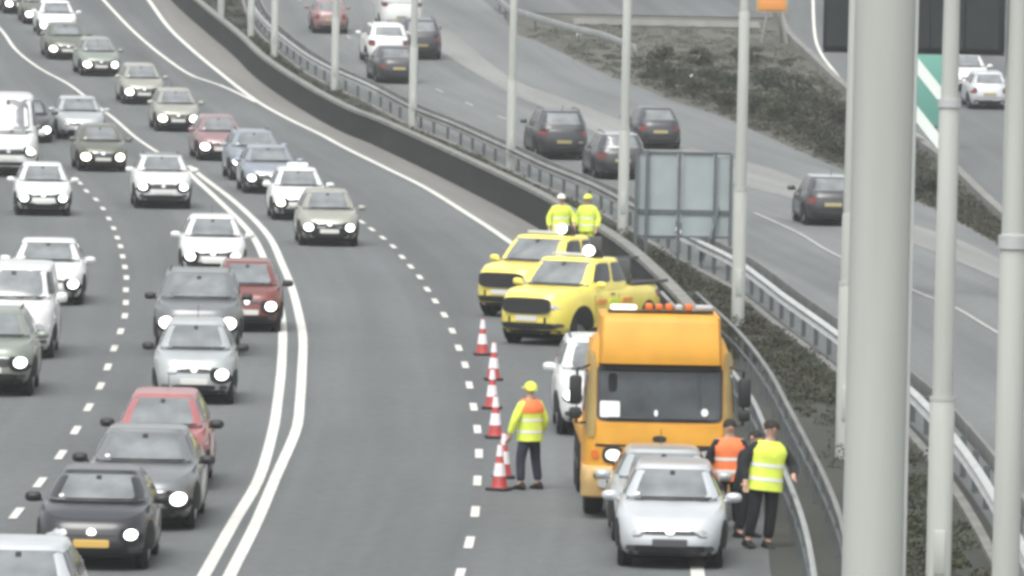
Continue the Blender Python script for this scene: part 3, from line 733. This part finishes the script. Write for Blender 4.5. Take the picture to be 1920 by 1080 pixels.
for kind, nm, pm_, (u, v), ln, lab, op, cat in Q:
    lab = lab.replace(', behind nothing but the dashes', ' below the small white van')
    if v < 350: op = dict(dict(lamp_r=.15, glare=.26), **op)
    r_ = vehicle(kind, nm, lab, cat, pm_, group=GQ, **op); place(r_, u, v, ln)
    if lab.startswith('white taxi'):
        q = MB(); q.rbox((0, 1.9, 1.53), (.62, .22, .17), .05); q.build('roof_sign', 'sign_white', r_)
for kind, nm, pm_, (u, v), lab, cat in [
    ('hatch', 'car', 'paint_rose', (618, 63), 'faded red car driving away, far off at the top centre', 'car'),
    ('bigvan', 'van', 'paint_white', (752, 58), 'distant white van driving away at the top centre', 'van'),
    ('suv', 'car', 'paint_dark', (788, 112), 'distant black car driving away right of the white pickup', 'car'),
    ('suv', 'car', 'paint_white', (726, 122), 'distant white car with a dark rear window right behind the white van', 'car'),
    ('saloon', 'car', 'paint_dark', (744, 157), 'dark car driving away, closest behind the white vehicles at the top centre', 'car'),
    ('suv', 'car', 'paint_dark', (1052, 300), 'dark car driving away above the yellow pickup trucks', 'car'),
    ('hatch', 'car', 'paint_dark', (1232, 280), 'dark blue car driving away, just above the big sign', 'car'),
    ('estate', 'car', 'paint_dark', (1162, 337), 'dark car with a bright roof passing behind the lamp post and the sign', 'car'),
    ('hatch', 'car', 'paint_dark', (1556, 424), 'black car driving away, half hidden by the thick mast', 'car')]:
    r_ = vehicle(kind, nm, lab, cat, pm_, lights=(0, 0), group=GB, roofm='paint_pale_silver' if 'bright roof' in lab or 'mast' in lab else None)
    place(r_, u, v, FOOT2, away=True)
for pm_, (u, v), lab in [('paint_white', (1815, 172), 'white car on the side road between the two right lamp posts'),
                         ('paint_silver', (1852, 206), 'silver car on the side road just below the white one')]:
    r_ = vehicle('hatch', 'car', lab, 'car', pm_, lights=(0, 0), group='cars on the side road'); place(r_, u, v, EDGE_E, away=(pm_ == 'paint_silver'))
# stopped cars in the closed lane
r_ = vehicle('compact', 'car', 'silver hatchback parked nose first towards the camera in front of the recovery truck', 'car', 'paint_silver', lights=(0, 0), plate='grey_plastic'); place(r_, 1256, 1064, None, yaw=-.035); front_car = r_
r_ = vehicle('coupe', 'car', 'low grey car squeezed between the silver hatchback and the recovery truck', 'car', 'paint_pale_silver', lights=(0, 0)); place(r_, 1244, 1017, None, yaw=.01)
r_ = vehicle('suv', 'car', 'white sport utility car beside the recovery truck, mostly hidden, one lamp lit', 'car', 'paint_white', lights=(1, 0), glare=.18, lamp_r=.13, lower='grey_plastic'); place(r_, 1134, 818, None, yaw=.02)

# ------------------------------------------------------------------ yellow pickups
def pickup(u, v, yaw, label):
    r = vehicle('pickup', 'pickup_truck', label, 'pickup truck', 'paint_yellow', lights=(0, 0), group='yellow pickup trucks', lower='dark_plastic')
    K = KINDS['pickup']; L, W = K['L'], K['W']
    q = MB(); q.rbox((0, 4.32, 1.215), (1.50, 1.62, .03), .01); q.build('bed_floor', 'underbody', r)
    for sg_ in (-1, 1):
        q = MB(); q.rbox((sg_ * .79, 4.32, 1.235), (.10, 1.75, .07), .02); q.build('bed_rail', 'grey_plastic', r)
    q = MB(); q.rbox((0, 3.62, 1.48), (1.35, .07, .55), .03); q.build('load_frame', 'grey_plastic', r)
    def front(x, z):
        return (x, -.02 + abs(x) ** 3 * .10, z)
    for sg_ in (-1, 1):
        q = MB(); q.patch(front, 0, .86, .56, .17, 5, off=.03, th=.06, n=32) if sg_ > 0 else None
        if sg_ > 0: q.build('radiator_grille', 'dark_plastic', r)
        for k in range(3):   # orange and red markings along the side
            def side(y, z, s_=sg_): return (s_ * (W / 2 - .005), y, z)
            q = MB(); q.patch(side, 1.75 + k * .62, .90, .24, .055, 8, out=(sg_, 0, 0), off=.012, th=.02, n=16); q.build('side_marking', 'board_orange' if k % 2 == 0 else 'hi_vis_yellow', r)
        q = MB(); q.tube([(sg_ * .42, .05, .42), (sg_ * .42, .05, .62)], .04, 8); q.build('bumper_guard', 'dark_plastic', r)
    q = MB(); q.rbox((-.08, 2.35, 1.87), (.95, .22, .07), .03); q.build('light_bar', 'lamp_glass', r)
    q = MB(); q.lathe([(.13, 0), (.13, .05), (.0001, .14)], 20, c=(.42, 2.2, 1.90), caps=False); q.lathe([(.17, .0), (.17, .10)], 20, c=(.42, 2.36, 1.86), axis='y'); q.build('beacon_base', 'dark_plastic', r)
    q = MB(); q.patch(lambda a, b: (a, 2.10, b), .42, 1.98, .13, .11, 2, off=.02, th=.03); q.build('beacon', 'lamp_on', r)
    p = at(u, v); r.location = (p.x, p.y, p.z + .02); r.rotation_euler = (0, 0, yaw)
    return r
pickup(986, 650, -.47, 'yellow pickup truck nearer the cones, angled across the closed lane')
pickup(938, 598, -.49, 'yellow pickup truck parked behind the other one, further left and back')

# ------------------------------------------------------------------ recovery truck
def truck(u, v, yaw):
    r = empty('recovery_truck', at(u, v) + Vector((0, 0, .02)), yaw, 'orange recovery truck with a high roof fairing, parked behind the silver cars', 'truck')
    W = 2.36; hw = W / 2; L = 2.0; n = 7.0
    ZS = [.38, .5, .9, 1.3, 1.56, 1.62, 2.0, 2.42, 2.6, 2.78, 2.86]
    FI = [.02, 0, 0, .01, .04, .06, .16, .28, .36, .50, .62]; SI = [.03, 0, 0, 0, .01, .01, .03, .06, .09, .16, .24]
    def fi(z): return float(np.interp(z, ZS, FI))
    def si(z): return float(np.interp(z, ZS, SI))
    def F(x, z):
        q = (1 - min(.999, abs(x / (hw - si(z)))) ** n) ** (1 / n); yc = (fi(z) + L) / 2
        return (x, yc - (yc - fi(z)) * q, z)
    N = 64; rows = []
    for z in ZS:
        yc = (fi(z) + L) / 2; h = (L - fi(z)) / 2; row = []
        for j in range(N):
            a = 2 * PI * j / N; ca, sa = math.cos(a), math.sin(a)
            row.append(((hw - si(z)) * math.copysign(abs(ca) ** (2 / n), ca), yc + h * math.copysign(abs(sa) ** (2 / n), sa), z))
        rows.append(row)
    top = rows[-1]
    rows.append([(p[0] * .8, 1.31 + (p[1] - 1.31) * .8, 2.90) for p in top])
    mb = MB(); b = mb.quadgrid(rows, True); mb.cap(range(b + N - 1, b - 1, -1)); mb.cap(range(b + (len(rows) - 1) * N, b + len(rows) * N)); mb.build('cab', 'truck_orange', r)
    for sg_ in (-1, 1):
        q = MB(); q.patch(F, sg_ * 1.075, 1.95, .075, .66, 6, off=.03, th=.06, n=24); q.build('corner_fairing', 'side_fairing', r)
    # roof fairing
    rows = []
    for t in range(9):
        q = t / 8; z = 2.44 + .72 * q; fy = .0 + .26 * q ** 1.4 + .06 * (1 - q) ** 3; x_ = .965 - .03 * q
        rows.append([(-x_, 1.9, z), (-x_, fy + .22, z), (-x_ + .012, fy + .10, z), (-x_ + .05, fy + .03, z)] + [(x_ * k / 6, fy + .02 * (k / 6) ** 2, z) for k in range(-5, 6)] + [(x_ - .05, fy + .03, z), (x_ - .012, fy + .10, z), (x_, fy + .22, z), (x_, 1.9, z)])
    m_ = len(rows[0]); f8 = rows[-1]
    rows.append([(p[0] * .97, p[1] + (.05 if p[1] < 1 else 0), 3.19) for p in f8]); rows.append([(p[0] * .6, 1.0 + (p[1] - 1.0) * .6, 3.21) for p in f8])
    mb = MB(); b = mb.quadgrid(rows, True); mb.cap(range(b + m_ - 1, b - 1, -1)); mb.cap(range(b + (len(rows) - 1) * m_, b + len(rows) * m_)); mb.build('roof_fairing', 'truck_orange', r)
    def P(nm, uc, vc, ru, rv, m, e=8, off=.012, th=.03, Fn=F, out=(0, -1, 0), par=r, **kw):
        q = MB(); q.patch(Fn, uc, vc, ru, rv, e, out, off, th, **kw); return q.build(nm, m, par)
    ws = P('windscreen_surround', 0, 1.98, .985, .44, 'dark_plastic', e=14, n=40)
    P('windscreen', 0, 1.975, .94, .395, 'dark_glass', e=14, off=.028, n=40)
    P('sun_visor', 0, 2.40, .96, .055, 'dark_plastic', e=12, off=.10, th=.08, n=28)
    P('paper_notice', -.78, 1.73, .155, .125, 'paper', e=12, off=.036, th=.005)
    P('tax_disc', .70, 1.70, .055, .06, 'paper', e=2, off=.036, th=.005)
    P('dashboard_bottle', -.06, 1.68, .03, .05, 'paper', e=2, off=.036, th=.005)
    P('interior_mirror', -.74, 2.14, .07, .14, 'underbody', e=4, off=.036, th=.005)
    for x in (-.45, .38): P('wiper', x, 1.60, .36, .014, 'dark_plastic', off=.05, th=.02, n=12)
    P('front_panel', 0, 1.34, .98, .155, 'truck_orange', e=14, off=.022, n=36)
    P('panel_gap', 0, 1.165, 1.0, .016, 'dark_plastic', e=12, off=.016, n=24)
    P('badge', 0, 1.28, .11, .05, 'dark_plastic', e=2.5, off=.034)
    for k in range(3): P('grille_slat', 0, 1.08 - k * .085, .62, .026, 'dark_plastic', e=8, off=.020, n=24)
    for sg_ in (-1, 1):
        h_ = P('housing_and_halo', sg_ * .72, 1.02, .17, .135, 'dark_plastic', e=2.6, off=.02)
        P('headlight', sg_ * .72, 1.02, .115, .085, 'lamp_glass' if sg_ > 0 else 'lamp_on_dim', e=2.2, off=.04)
        P('indicator', sg_ * 1.0, 1.02, .06, .07, 'amber_lens', e=3, off=.02)
    q = MB(); rows = []
    for z, o in ((.34, .06), (.37, .0), (.55, -.06), (.78, -.06), (.84, .0)):
        rows.append([(-hw - .01, .9, z), (-hw - .01, o + .18, z), (-hw + .10, o + .03, z)] + [(hw * .8 * k / 5, o - .02, z) for k in range(-5, 6)] + [(hw - .10, o + .03, z), (hw + .01, o + .18, z), (hw + .01, .9, z)])
    m_ = len(rows[0]); b = q.quadgrid(rows, True); q.cap(range(b + m_ - 1, b - 1, -1)); q.cap(range(b + 4 * m_, b + 5 * m_)); q.build('bumper', 'truck_cream', r)
    Fb = lambda x, z: (x, -.08, z)
    P('number_plate', 0, .62, .27, .06, 'plate_white', e=12, Fn=Fb, off=.02)
    for sg_ in (-1, 1):
        P('fog_lamp', sg_ * .82, .58, .13, .07, 'lamp_glass', e=3, Fn=Fb, off=.02)
        P('bumper_recess', sg_ * .82, .70, .20, .035, 'dark_plastic', e=6, Fn=Fb, off=.015)
        # mirrors on arms
        q = MB(); q.rbox((sg_ * (hw + .14), .12, 2.02), (.20, .12, .46), .05); mi = q.build('mirror', 'dark_plastic', r)
        q = MB(); q.rbox((sg_ * (hw + .14), .12, 1.66), (.19, .11, .18), .04); q.build('wide_mirror', 'dark_plastic', r)
        q = MB(); q.tube([(sg_ * (hw - .08), .30, 2.40), (sg_ * (hw + .12), .14, 2.34), (sg_ * (hw + .12), .14, 1.5), (sg_ * (hw - .05), .3, 1.5)], .022, 8); q.build('mirror_arm', 'dark_plastic', r)
        sd_ = lambda y, z, s_=sg_: (s_ * (hw - si(z)), y, z)
        P('side_window', .95, 1.98, .50, .34, 'side_glass', e=6, Fn=sd_, out=(sg_, 0, .1), off=.01)
        P('door_handle', 1.3, 1.42, .10, .025, 'dark_plastic', e=4, Fn=sd_, out=(sg_, 0, 0), off=.02)
        q = MB(); q.rbox((sg_ * (hw - .16), 1.2, .50), (.30, .9, .30), .04); q.build('step', 'dark_plastic', r)
        q = MB(); q.rbox((sg_ * (hw - .10), 5.0, 1.05), (.10, 5.6, .30), .03); q.build('deck_side', 'truck_orange', r)
        for wy in (1.25, 5.3, 6.5):
            q = MB(); q.lathe([(.30, -.14), (.44, -.15), (.475, -.11), (.475, .11), (.44, .15), (.30, .14)], 28, c=(sg_ * (hw - .20), wy, .475), axis='x'); wh = q.build('wheel', 'tyre', r)
            q = MB(); q.lathe([(.29, .13 * sg_), (.20, .10 * sg_), (.10, .14 * sg_), (.02, .15 * sg_)], 18, c=(sg_ * (hw - .20), wy, .475), axis='x'); q.build('rim', 'rim', wh)
        q = MB(); q.tube([(sg_ * 1.02, 2.15, .95), (sg_ * 1.02, 2.15, 2.72)], .05, 10); q.tube([(sg_ * 1.02, 2.15, 2.72), (0, 2.15, 2.72)], .045, 10); q.build('headboard_bar', 'truck_orange', r)
    q = MB(); q.rbox((0, 5.0, .98), (2.1, 5.6, .12), .02); q.build('deck', 'grey_plastic', r)
    q = MB(); q.box((0, 4.2, .66), (.9, 7.0, .22)); q.build('chassis', 'underbody', r, False)
    q = MB(); q.rbox((0, 2.3, 1.75), (1.9, .08, 1.5), .03); q.build('headboard', 'truck_orange', r)
    # beacons on the roof
    q = MB(); q.rbox((0, .62, 3.235), (1.66, .22, .04), .015); q.build('light_bar_base', 'dark_plastic', r)
    q = MB(); q.rbox((-.58, .62, 3.295), (.42, .20, .08), .035); q.build('beacon', 'lamp_on_dim', r)
    for k in range(5):
        q = MB(); q.rbox((-.18 + k * .155, .62, 3.31), (.12, .22, .09 if k % 2 else .11), .03); q.build('amber_beacon', 'amber_lens' if k != 3 else 'lamp_glass', r)
    q = MB(); q.rbox((.68, .62, 3.31), (.28, .2, .08), .03); q.build('clear_beacon', 'lamp_glass', r)
    return r
mat('lamp_on_dim', (.9, .9, .78), .3, emit=(.95, .93, .80), estr=.75)
truck(1233, 979, .02)

# ------------------------------------------------------------------ cones
def cone(u, v, label, first=None):
    p = at(u, v) + Vector((0, 0, .02))
    if first is None:
        r = empty('traffic_cone', p, rnd.uniform(-.4, .4), label, 'traffic cone', 'cones closing the lane')
        R_ = lambda z: .128 * (1 - z / .98)
        q = MB(); q.rbox((0, 0, .03), (.36, .36, .05), .02); q.build('base', 'rubber_black', r)
        q = MB(); q.lathe([(.150, .05), (.140, .07), (R_(.09) + .005, .10), (R_(.78), .76), (R_(.78) * .6, .775)], 24); q.build('cone_body', 'cone_red', r)
        q = MB(); q.lathe([(R_(.24) + .009, .24), (R_(.45) + .009, .45)], 24); q.build('sleeve', 'cone_white', r)
        q = MB(); q.lathe([(R_(.56) + .009, .56), (R_(.745) + .009, .745)], 24); q.build('top_sleeve', 'cone_white', r)
        return r
    r = first.copy(); COL.objects.link(r); r.location = p; r.rotation_euler = (0, 0, rnd.uniform(-.5, .5)); r['label'] = label
    for ch in list(first.children):
        c = ch.copy(); COL.objects.link(c); c.parent = r
    return r
c0 = cone(904, 668, 'red and white traffic cone farthest from the camera, under the yellow pickup nose')
cone(925, 715, 'red and white traffic cone, second farthest in the row', c0)
cone(922, 769, 'red and white traffic cone in the middle of the row', c0)
cone(928, 824, 'red and white traffic cone just above the nearest pair', c0)
cone(944, 899, 'red and white traffic cone partly hidden behind the nearest cone', c0)
cone(936, 922, 'nearest red and white traffic cone, beside the worker in the orange shoulders', c0)

# ------------------------------------------------------------------ people
def skin(name, verts, edges, radii, m, parent, sub=2, root=0):
    me = bpy.data.meshes.new(name); me.from_pydata(verts, edges, [])
    o = bpy.data.objects.new(name, me); COL.objects.link(o); o.parent = parent
    me.materials.append(M[m])
    md = o.modifiers.new('Skin', 'SKIN'); md.use_smooth_shade = True
    if not me.skin_vertices: me.skin_vertices.new()
    for i, rr in enumerate(radii):
        sv_ = me.skin_vertices[0].data[i]; sv_.radius = (rr, rr) if not isinstance(rr, tuple) else rr; sv_.use_root = (i == root)
    sb = o.modifiers.new('Subdivision', 'SUBSURF'); sb.levels = sub; sb.render_levels = sub
    return o
def person(p, yaw, label, arms, top='hi_vis_yellow', under='hi_vis_yellow', legs='navy_cloth', stance=.13, stride=.0, hat=None, lean=0.0, H=1.78, shoulder=None, sleeves=None, head_turn=0.0, vest=True, bands=True):
    r = empty('person', p, yaw, label, 'person'); k = H / 1.78
    V = lambda x, y, z: (x * k, y * k, z * k)
    ly = lambda z: -lean * max(0, (z - .95))
    hip, chest = (0, 0, .96), (0, ly(1.33), 1.33)
    vs = [V(0, 0, .96), V(0, ly(1.12) + .0, 1.12), V(*chest), V(0, ly(1.46) - .0, 1.46), V(0, ly(1.54) - .01, 1.54), V(0, ly(1.60) - .02, 1.60), V(0, ly(1.68) - .015, 1.67), V(0, ly(1.74) + .0, 1.725)]
    rd = [.14, .125, .145, .075, .052, .075, .088, .058]; ed = [(0, 1), (1, 2), (2, 3), (3, 4), (4, 5), (5, 6), (6, 7)]
    vs.append(V(0, ly(1.64) - .115, 1.645)); rd.append(.018); ed.append((6, 8))          # nose
    jv, jr, je = [V(0, 0, .86), V(0, ly(1.1), 1.1), V(*chest), V(0, ly(1.43), 1.43)], [.165, .155, .17, .10], [(0, 1), (1, 2), (2, 3)]
    for s_, (el, wr) in zip((-1, 1), arms):
        sh = (s_ * .175, ly(1.41), 1.41)
        b = len(vs); vs += [V(*sh), V(*el), V(*wr)]; rd += [.062, .045, .030]; ed += [(2, b), (b, b + 1), (b + 1, b + 2)]
        d = Vector(wr) - Vector(el); d.normalize(); side = d.cross(Vector((0, 1, 0)));
        if side.length < .2: side = d.cross(Vector((1, 0, 0)))
        side.normalize(); pc = Vector(wr) + d * .06
        pb = len(vs); vs.append(V(*pc)); rd.append((.034, .022)); ed.append((b + 2, pb))
        nrm = d.cross(side)
        for fi_, (o_, ln_) in enumerate(((-.028, .062), (-.010, .072), (.010, .068), (.027, .052))):
            a0 = pc + d * .045 + side * o_; a1 = a0 + d * ln_ * .6 + nrm * .006; a2 = a1 + d * ln_ * .4 + nrm * .022
            q = len(vs); vs += [V(*a0), V(*a1), V(*a2)]; rd += [.009, .008, .007]; ed += [(pb, q), (q, q + 1), (q + 1, q + 2)]
        a0 = Vector(wr) + d * .035 + side * -.034; a1 = a0 + d * .035 + side * -.02; q = len(vs); vs += [V(*a0), V(*a1)]; rd += [.010, .008]; ed += [(pb, q), (q, q + 1)]
        jb = len(jv); end = Vector(wr) * .96 + Vector(el) * .04
        jv += [V(s_ * .165, ly(1.39), 1.39), V(*el), V(*end)]; jr += [.085, .068, .052]; je += [(2, jb), (jb, jb + 1), (jb + 1, jb + 2)]
    tv, tr_, te = [V(0, 0, .97), V(0, 0, .90)], [.145, .14], [(0, 1)]
    for s_ in (-1, 1):
        kn = (s_ * (stance * .85), -.03 - s_ * stride * .5, .50); an = (s_ * stance, .02 - s_ * stride, .10)
        b = len(vs); vs += [V(s_ * .09, 0, .90), V(*kn), V(*an), V(an[0] + s_ * .01, an[1] - .07, .05)]; rd += [.085, .055, .040, .035]; ed += [(0, b), (b, b + 1), (b + 1, b + 2), (b + 2, b + 3)]
        tb = len(tv); tv += [V(s_ * .095, 0, .84), V(*kn), V(an[0], an[1], .13)]; tr_ += [.105, .080, .068]; te += [(1, tb), (tb, tb + 1), (tb + 1, tb + 2)]
        q = MB(); rows = []
        for i, (yy_, wd, ht) in enumerate(((.09, .035, .07), (.05, .045, .13), (-.02, .048, .12), (-.10, .05, .075), (-.17, .042, .05), (-.19, .02, .03))):
            rows.append([V(an[0] + wd * math.cos(2 * PI * j / 12), an[1] + yy_, max(0.0, ht / 2 + ht / 2 * math.sin(2 * PI * j / 12))) for j in range(12)])
        q.quadgrid(rows, True); q.cap(range(11, -1, -1)); q.cap(range(60, 72)); q.build('boot', 'boot', r)
    skin('body', vs, ed, rd, 'skin', r)
    skin('jacket', jv, je, jr, under, r); skin('trousers', tv, te, tr_, legs, r)
    # hair or hat, eyes, ears
    hy = ly(1.66) - .012
    q = MB(); rows = []
    for i in range(8):
        ph = PI / 2 * (1 - i / 7); rr = .099 * math.cos(ph) + .001
        rows.append([V(rr * math.cos(2 * PI * j / 18), hy + .014 + rr * 1.12 * math.sin(2 * PI * j / 18), 1.655 + .118 * math.sin(ph) - (.03 if math.sin(2 * PI * j / 18) > .2 else 0) * (1 if i > 5 else 0)) for j in range(18)])
    q.quadgrid(rows, True); q.build('hair' if not hat else 'hat', hat or 'hair_dark', r)
    if hat:
        q = MB(); q.patch(lambda a, b_: V(a, hy - .10 + b_, 1.665), 0, 0, .075, .06, 2.4, out=(0, 0, 1), off=.004, th=.012); q.build('peak', hat, r)
    for s_ in (-1, 1):
        q = MB(); q.lathe([(.002, -.012), (.010, -.006), (.012, 0), (.010, .006), (.002, .012)], 8, c=V(s_ * .034, hy - .080, 1.67), axis='y'); q.build('eye', 'hair_dark', r)
        q = MB(); q.lathe([(.004, -.01), (.026, -.004), (.026, .004), (.004, .01)], 10, c=V(s_ * .094, hy + .01, 1.655), axis='x'); q.build('ear', 'skin', r)
    # vest shell with reflective bands
    if vest:
        def ring(z, e=0.0):
            a = float(np.interp(z, [.80, .95, 1.15, 1.34, 1.42, 1.48], [.205, .198, .19, .215, .185, .115])); b = float(np.interp(z, [.80, .95, 1.15, 1.34, 1.48], [.175, .165, .155, .165, .105]))
            return [V((a + e) * math.copysign(abs(math.cos(t)) ** .85, math.cos(t)), ly(z) + (b + e) * math.copysign(abs(math.sin(t)) ** .85, math.sin(t)), z) for t in [2 * PI * j / 28 for j in range(28)]]
        q = MB(); q.quadgrid([ring(z) for z in (.80, .88, .96, 1.05, 1.15, 1.25, 1.34, 1.40, 1.44, 1.48)], True); q.build('vest', top, r)
        for z in ((.93, 1.12) if bands else ()):
            q = MB(); q.quadgrid([ring(z, .004), ring(z + .05, .004)], True); q.build('reflective_band', 'reflective', r)
        if shoulder:
            q = MB(); q.quadgrid([ring(z, .006) for z in (1.26, 1.30, 1.34, 1.40, 1.44, 1.485)], True); q.build('shoulder_yoke', shoulder, r)
    return r
rest = lambda s_: ((s_ * .27, .03, 1.13), (s_ * .27, -.07, .90))
person(at(991, 920) + Vector((0, 0, .02)), -2.5, 'worker with orange shoulders on a yellow jacket and dark trousers, standing by the cones', (rest(-1), ((.30, .0, 1.14), (.34, -.06, .90))), shoulder='hi_vis_orange', hat='hi_vis_yellow', stance=.17)
person(at(1364, 998) + Vector((0, 0, .02)), .1, 'dark haired person in an orange vest standing between the truck and the silver hatchback', (rest(-1), rest(1)), top='hi_vis_orange', under='black_cloth', legs='black_cloth', H=1.74)
person(at(1420, 1030) + Vector((0, 0, .02)), .35, 'tall person in yellow vest and black trousers leaning to the right, beside the silver hatchback', (rest(-1), ((.31, -.04, 1.16), (.24, -.24, 1.05))), under='black_cloth', legs='black_cloth', H=1.95, stance=.12)
person(at(1398, 1010) + Vector((0, 0, .02)), .9, 'person in black clothes bending beside the silver hatchback, left of the yellow vest', (((-.25, -.12, 1.10), (-.20, -.34, 1.08)), ((.25, -.12, 1.10), (.16, -.36, 1.05))), top='black_cloth', under='black_cloth', legs='black_cloth', lean=.2, H=1.66, bands=False)
person(at(1050, 492) + Vector((0, 0, .02)), .2, 'worker in yellow with a white hard hat standing behind the pickup trucks, on the left', (rest(-1), ((.30, -.02, 1.14), (.25, -.2, 1.02))), legs='hi_vis_yellow', hat='sign_white')
person(at(1100, 492) + Vector((0, 0, .02)), -.5, 'worker in yellow standing behind the pickup trucks, on the right', (rest(-1), rest(1)), legs='hi_vis_yellow', hat='hi_vis_yellow')

# broad padded work clothes: the figures beside the truck and behind the pickups are bulkier
for o in [x for x in S.objects if x.name.startswith('person')]:
    lab = o['label']
    if 'leaning' in lab: o.rotation_euler[1] = .10; o.scale = (1.22, 1.2, 1.0)
    elif 'by the cones' in lab: o.scale = (1.05, 1.1, 1.0)
    else: o.scale = (1.18, 1.15, 1.0)
# ------------------------------------------------------------------ vegetation
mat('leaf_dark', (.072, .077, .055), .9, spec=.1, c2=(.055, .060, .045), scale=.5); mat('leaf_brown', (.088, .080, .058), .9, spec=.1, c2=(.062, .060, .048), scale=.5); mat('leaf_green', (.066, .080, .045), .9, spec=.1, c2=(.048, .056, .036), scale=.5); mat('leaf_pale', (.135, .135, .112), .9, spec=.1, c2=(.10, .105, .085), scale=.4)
def clumps(name, spots, m, label=None, size=.09, per=26, h=.5, root=None):
    mb = MB()
    for (x, y, z, s_) in spots:
        for _ in range(per):
            a = rnd.uniform(0, 2 * PI); rr = s_ * math.sqrt(rnd.random()); hz_ = rnd.random() ** .7 * h * s_ * 1.6 * math.sqrt(max(.05, 1 - (rr / s_) ** 2))
            c = Vector((x + rr * math.cos(a), y + rr * math.sin(a), z + hz_)); q = size * rnd.uniform(.6, 1.5)
            u_ = Vector((rnd.uniform(-1, 1), rnd.uniform(-1, 1), rnd.uniform(-.3, 1))).normalized(); v_ = u_.cross(Vector((rnd.uniform(-1, 1), rnd.uniform(-1, 1), rnd.uniform(-1, 1)))).normalized()
            b = len(mb.v); mb.v += [tuple(c - u_ * q), tuple(c - v_ * q * .5), tuple(c + u_ * q), tuple(c + v_ * q * .5)]; mb.f.append((b, b + 1, b + 2, b + 3))
    return mb.build(name, m, root, False)
# low growth in the central reserve
sp = []
for i in range(1300):
    y = 75 + (410 - 75) * rnd.random() ** 1.1; a, b = FOOT1(y) + (.9 if y > y_near else 1.6), FOOT2(y) - .5
    if b - a < .3: continue
    sp.append((rnd.uniform(a, b), y, g(y) + .02, rnd.uniform(.15, .42)))
third = len(sp) // 3
for nm, m, part in (('verge_weeds', 'leaf_dark', sp[:third]), ('verge_weeds', 'leaf_brown', sp[third:2 * third]), ('verge_weeds', 'leaf_green', sp[2 * third:])):
    o = clumps(nm, part, m, size=.032, per=90, h=.5); o['kind'] = 'stuff'; o['label'] = 'low weeds and grass tufts in the central reserve'; o['category'] = 'plants'
# rough grass on the bank
sp = []
for i in range(2600):
    y = rnd.uniform(150, 372); a = GRASS(y) + .3; b = EDGE_E(y) - .6
    if b <= a: continue
    x = rnd.uniform(a, min(b, a + 30))
    if at(1200, 52).y < y < at(1200, 38).y + 45: continue
    sp.append((x, y, g(y), rnd.uniform(.2, .6)))
half = len(sp) // 2
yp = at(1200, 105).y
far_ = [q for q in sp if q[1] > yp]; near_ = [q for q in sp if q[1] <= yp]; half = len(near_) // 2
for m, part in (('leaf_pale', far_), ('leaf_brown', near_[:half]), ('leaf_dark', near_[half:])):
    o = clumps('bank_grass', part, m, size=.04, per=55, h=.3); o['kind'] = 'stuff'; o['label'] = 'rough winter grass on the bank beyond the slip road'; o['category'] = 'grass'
# shrubs on the bank
k = 0
for u, v, s_, m in [(1225, 150, .8, 'leaf_dark'), (1262, 165, .9, 'leaf_dark'), (1300, 185, .85, 'leaf_brown'), (1335, 168, .9, 'leaf_dark'), (1352, 205, .8, 'leaf_brown'), (1372, 175, .8, 'leaf_dark'),
                    (1415, 215, 1.0, 'leaf_green'), (1438, 170, .9, 'leaf_dark'), (1470, 235, 1.0, 'leaf_green'), (1500, 190, 1.1, 'leaf_dark'), (1535, 225, 1.1, 'leaf_dark'), (1560, 290, 1.0, 'leaf_dark'), (1520, 262, .9, 'leaf_brown'), (1580, 240, 1.0, 'leaf_brown'), (1742, 372, .75, 'leaf_dark'), (1600, 300, 1.0, 'leaf_dark'), (1240, 118, .7, 'leaf_brown'), (1310, 125, .8, 'leaf_brown'), (1400, 120, .8, 'leaf_brown')]:
    p = at(u, v); where = ('near the guard rail end' if u < 1280 else 'left of the orange sign' if u < 1400 else 'below the orange sign' if u < 1490 else 'just left of the thick mast' if u < 1700 else 'in the gap right of the thick mast')
    r_ = empty('shrub', p, 0, "leafy winter shrub, one of the mass covering the bank beyond the slip road", 'shrub', 'shrubs on the bank')
    mb = MB()
    for i in range(7):
        a = rnd.uniform(0, 2 * PI); mb.tube([(0, 0, 0), (.3 * s_ * math.cos(a), .3 * s_ * math.sin(a), .5 * s_), (.55 * s_ * math.cos(a + .3), .55 * s_ * math.sin(a + .3), 1.0 * s_)], [.03, .02, .008], 5)
    mb.build('stem', 'leaf_brown', r_)
    spt = [(rnd.uniform(-.6, .6) * s_, rnd.uniform(-.6, .6) * s_, rnd.uniform(.05, .75) * s_, rnd.uniform(.22, .45) * s_) for _ in range(20)]
    o = clumps('foliage', spt, m, size=.055, per=60, h=.6, root=r_)
    k += 1

# ------------------------------------------------------------------ haze
mb = MB(); mb.box((20, 560, 12.5), (640, 1240, 29)); hz_o = mb.build('haze', 'dark_plastic', None, False)
hm = bpy.data.materials.new('haze_air'); hm.use_nodes = True; t = hm.node_tree; t.nodes.clear()
pv_ = t.nodes.new('ShaderNodeVolumePrincipled'); mo = t.nodes.new('ShaderNodeOutputMaterial')
pv_.inputs['Color'].default_value = (.94, .97, .98, 1); pv_.inputs['Density'].default_value = .00025; pv_.inputs['Anisotropy'].default_value = .0
t.links.new(pv_.outputs[0], mo.inputs['Volume']); hz_o.data.materials.clear(); hz_o.data.materials.append(hm); hz_o['kind'] = 'stuff'
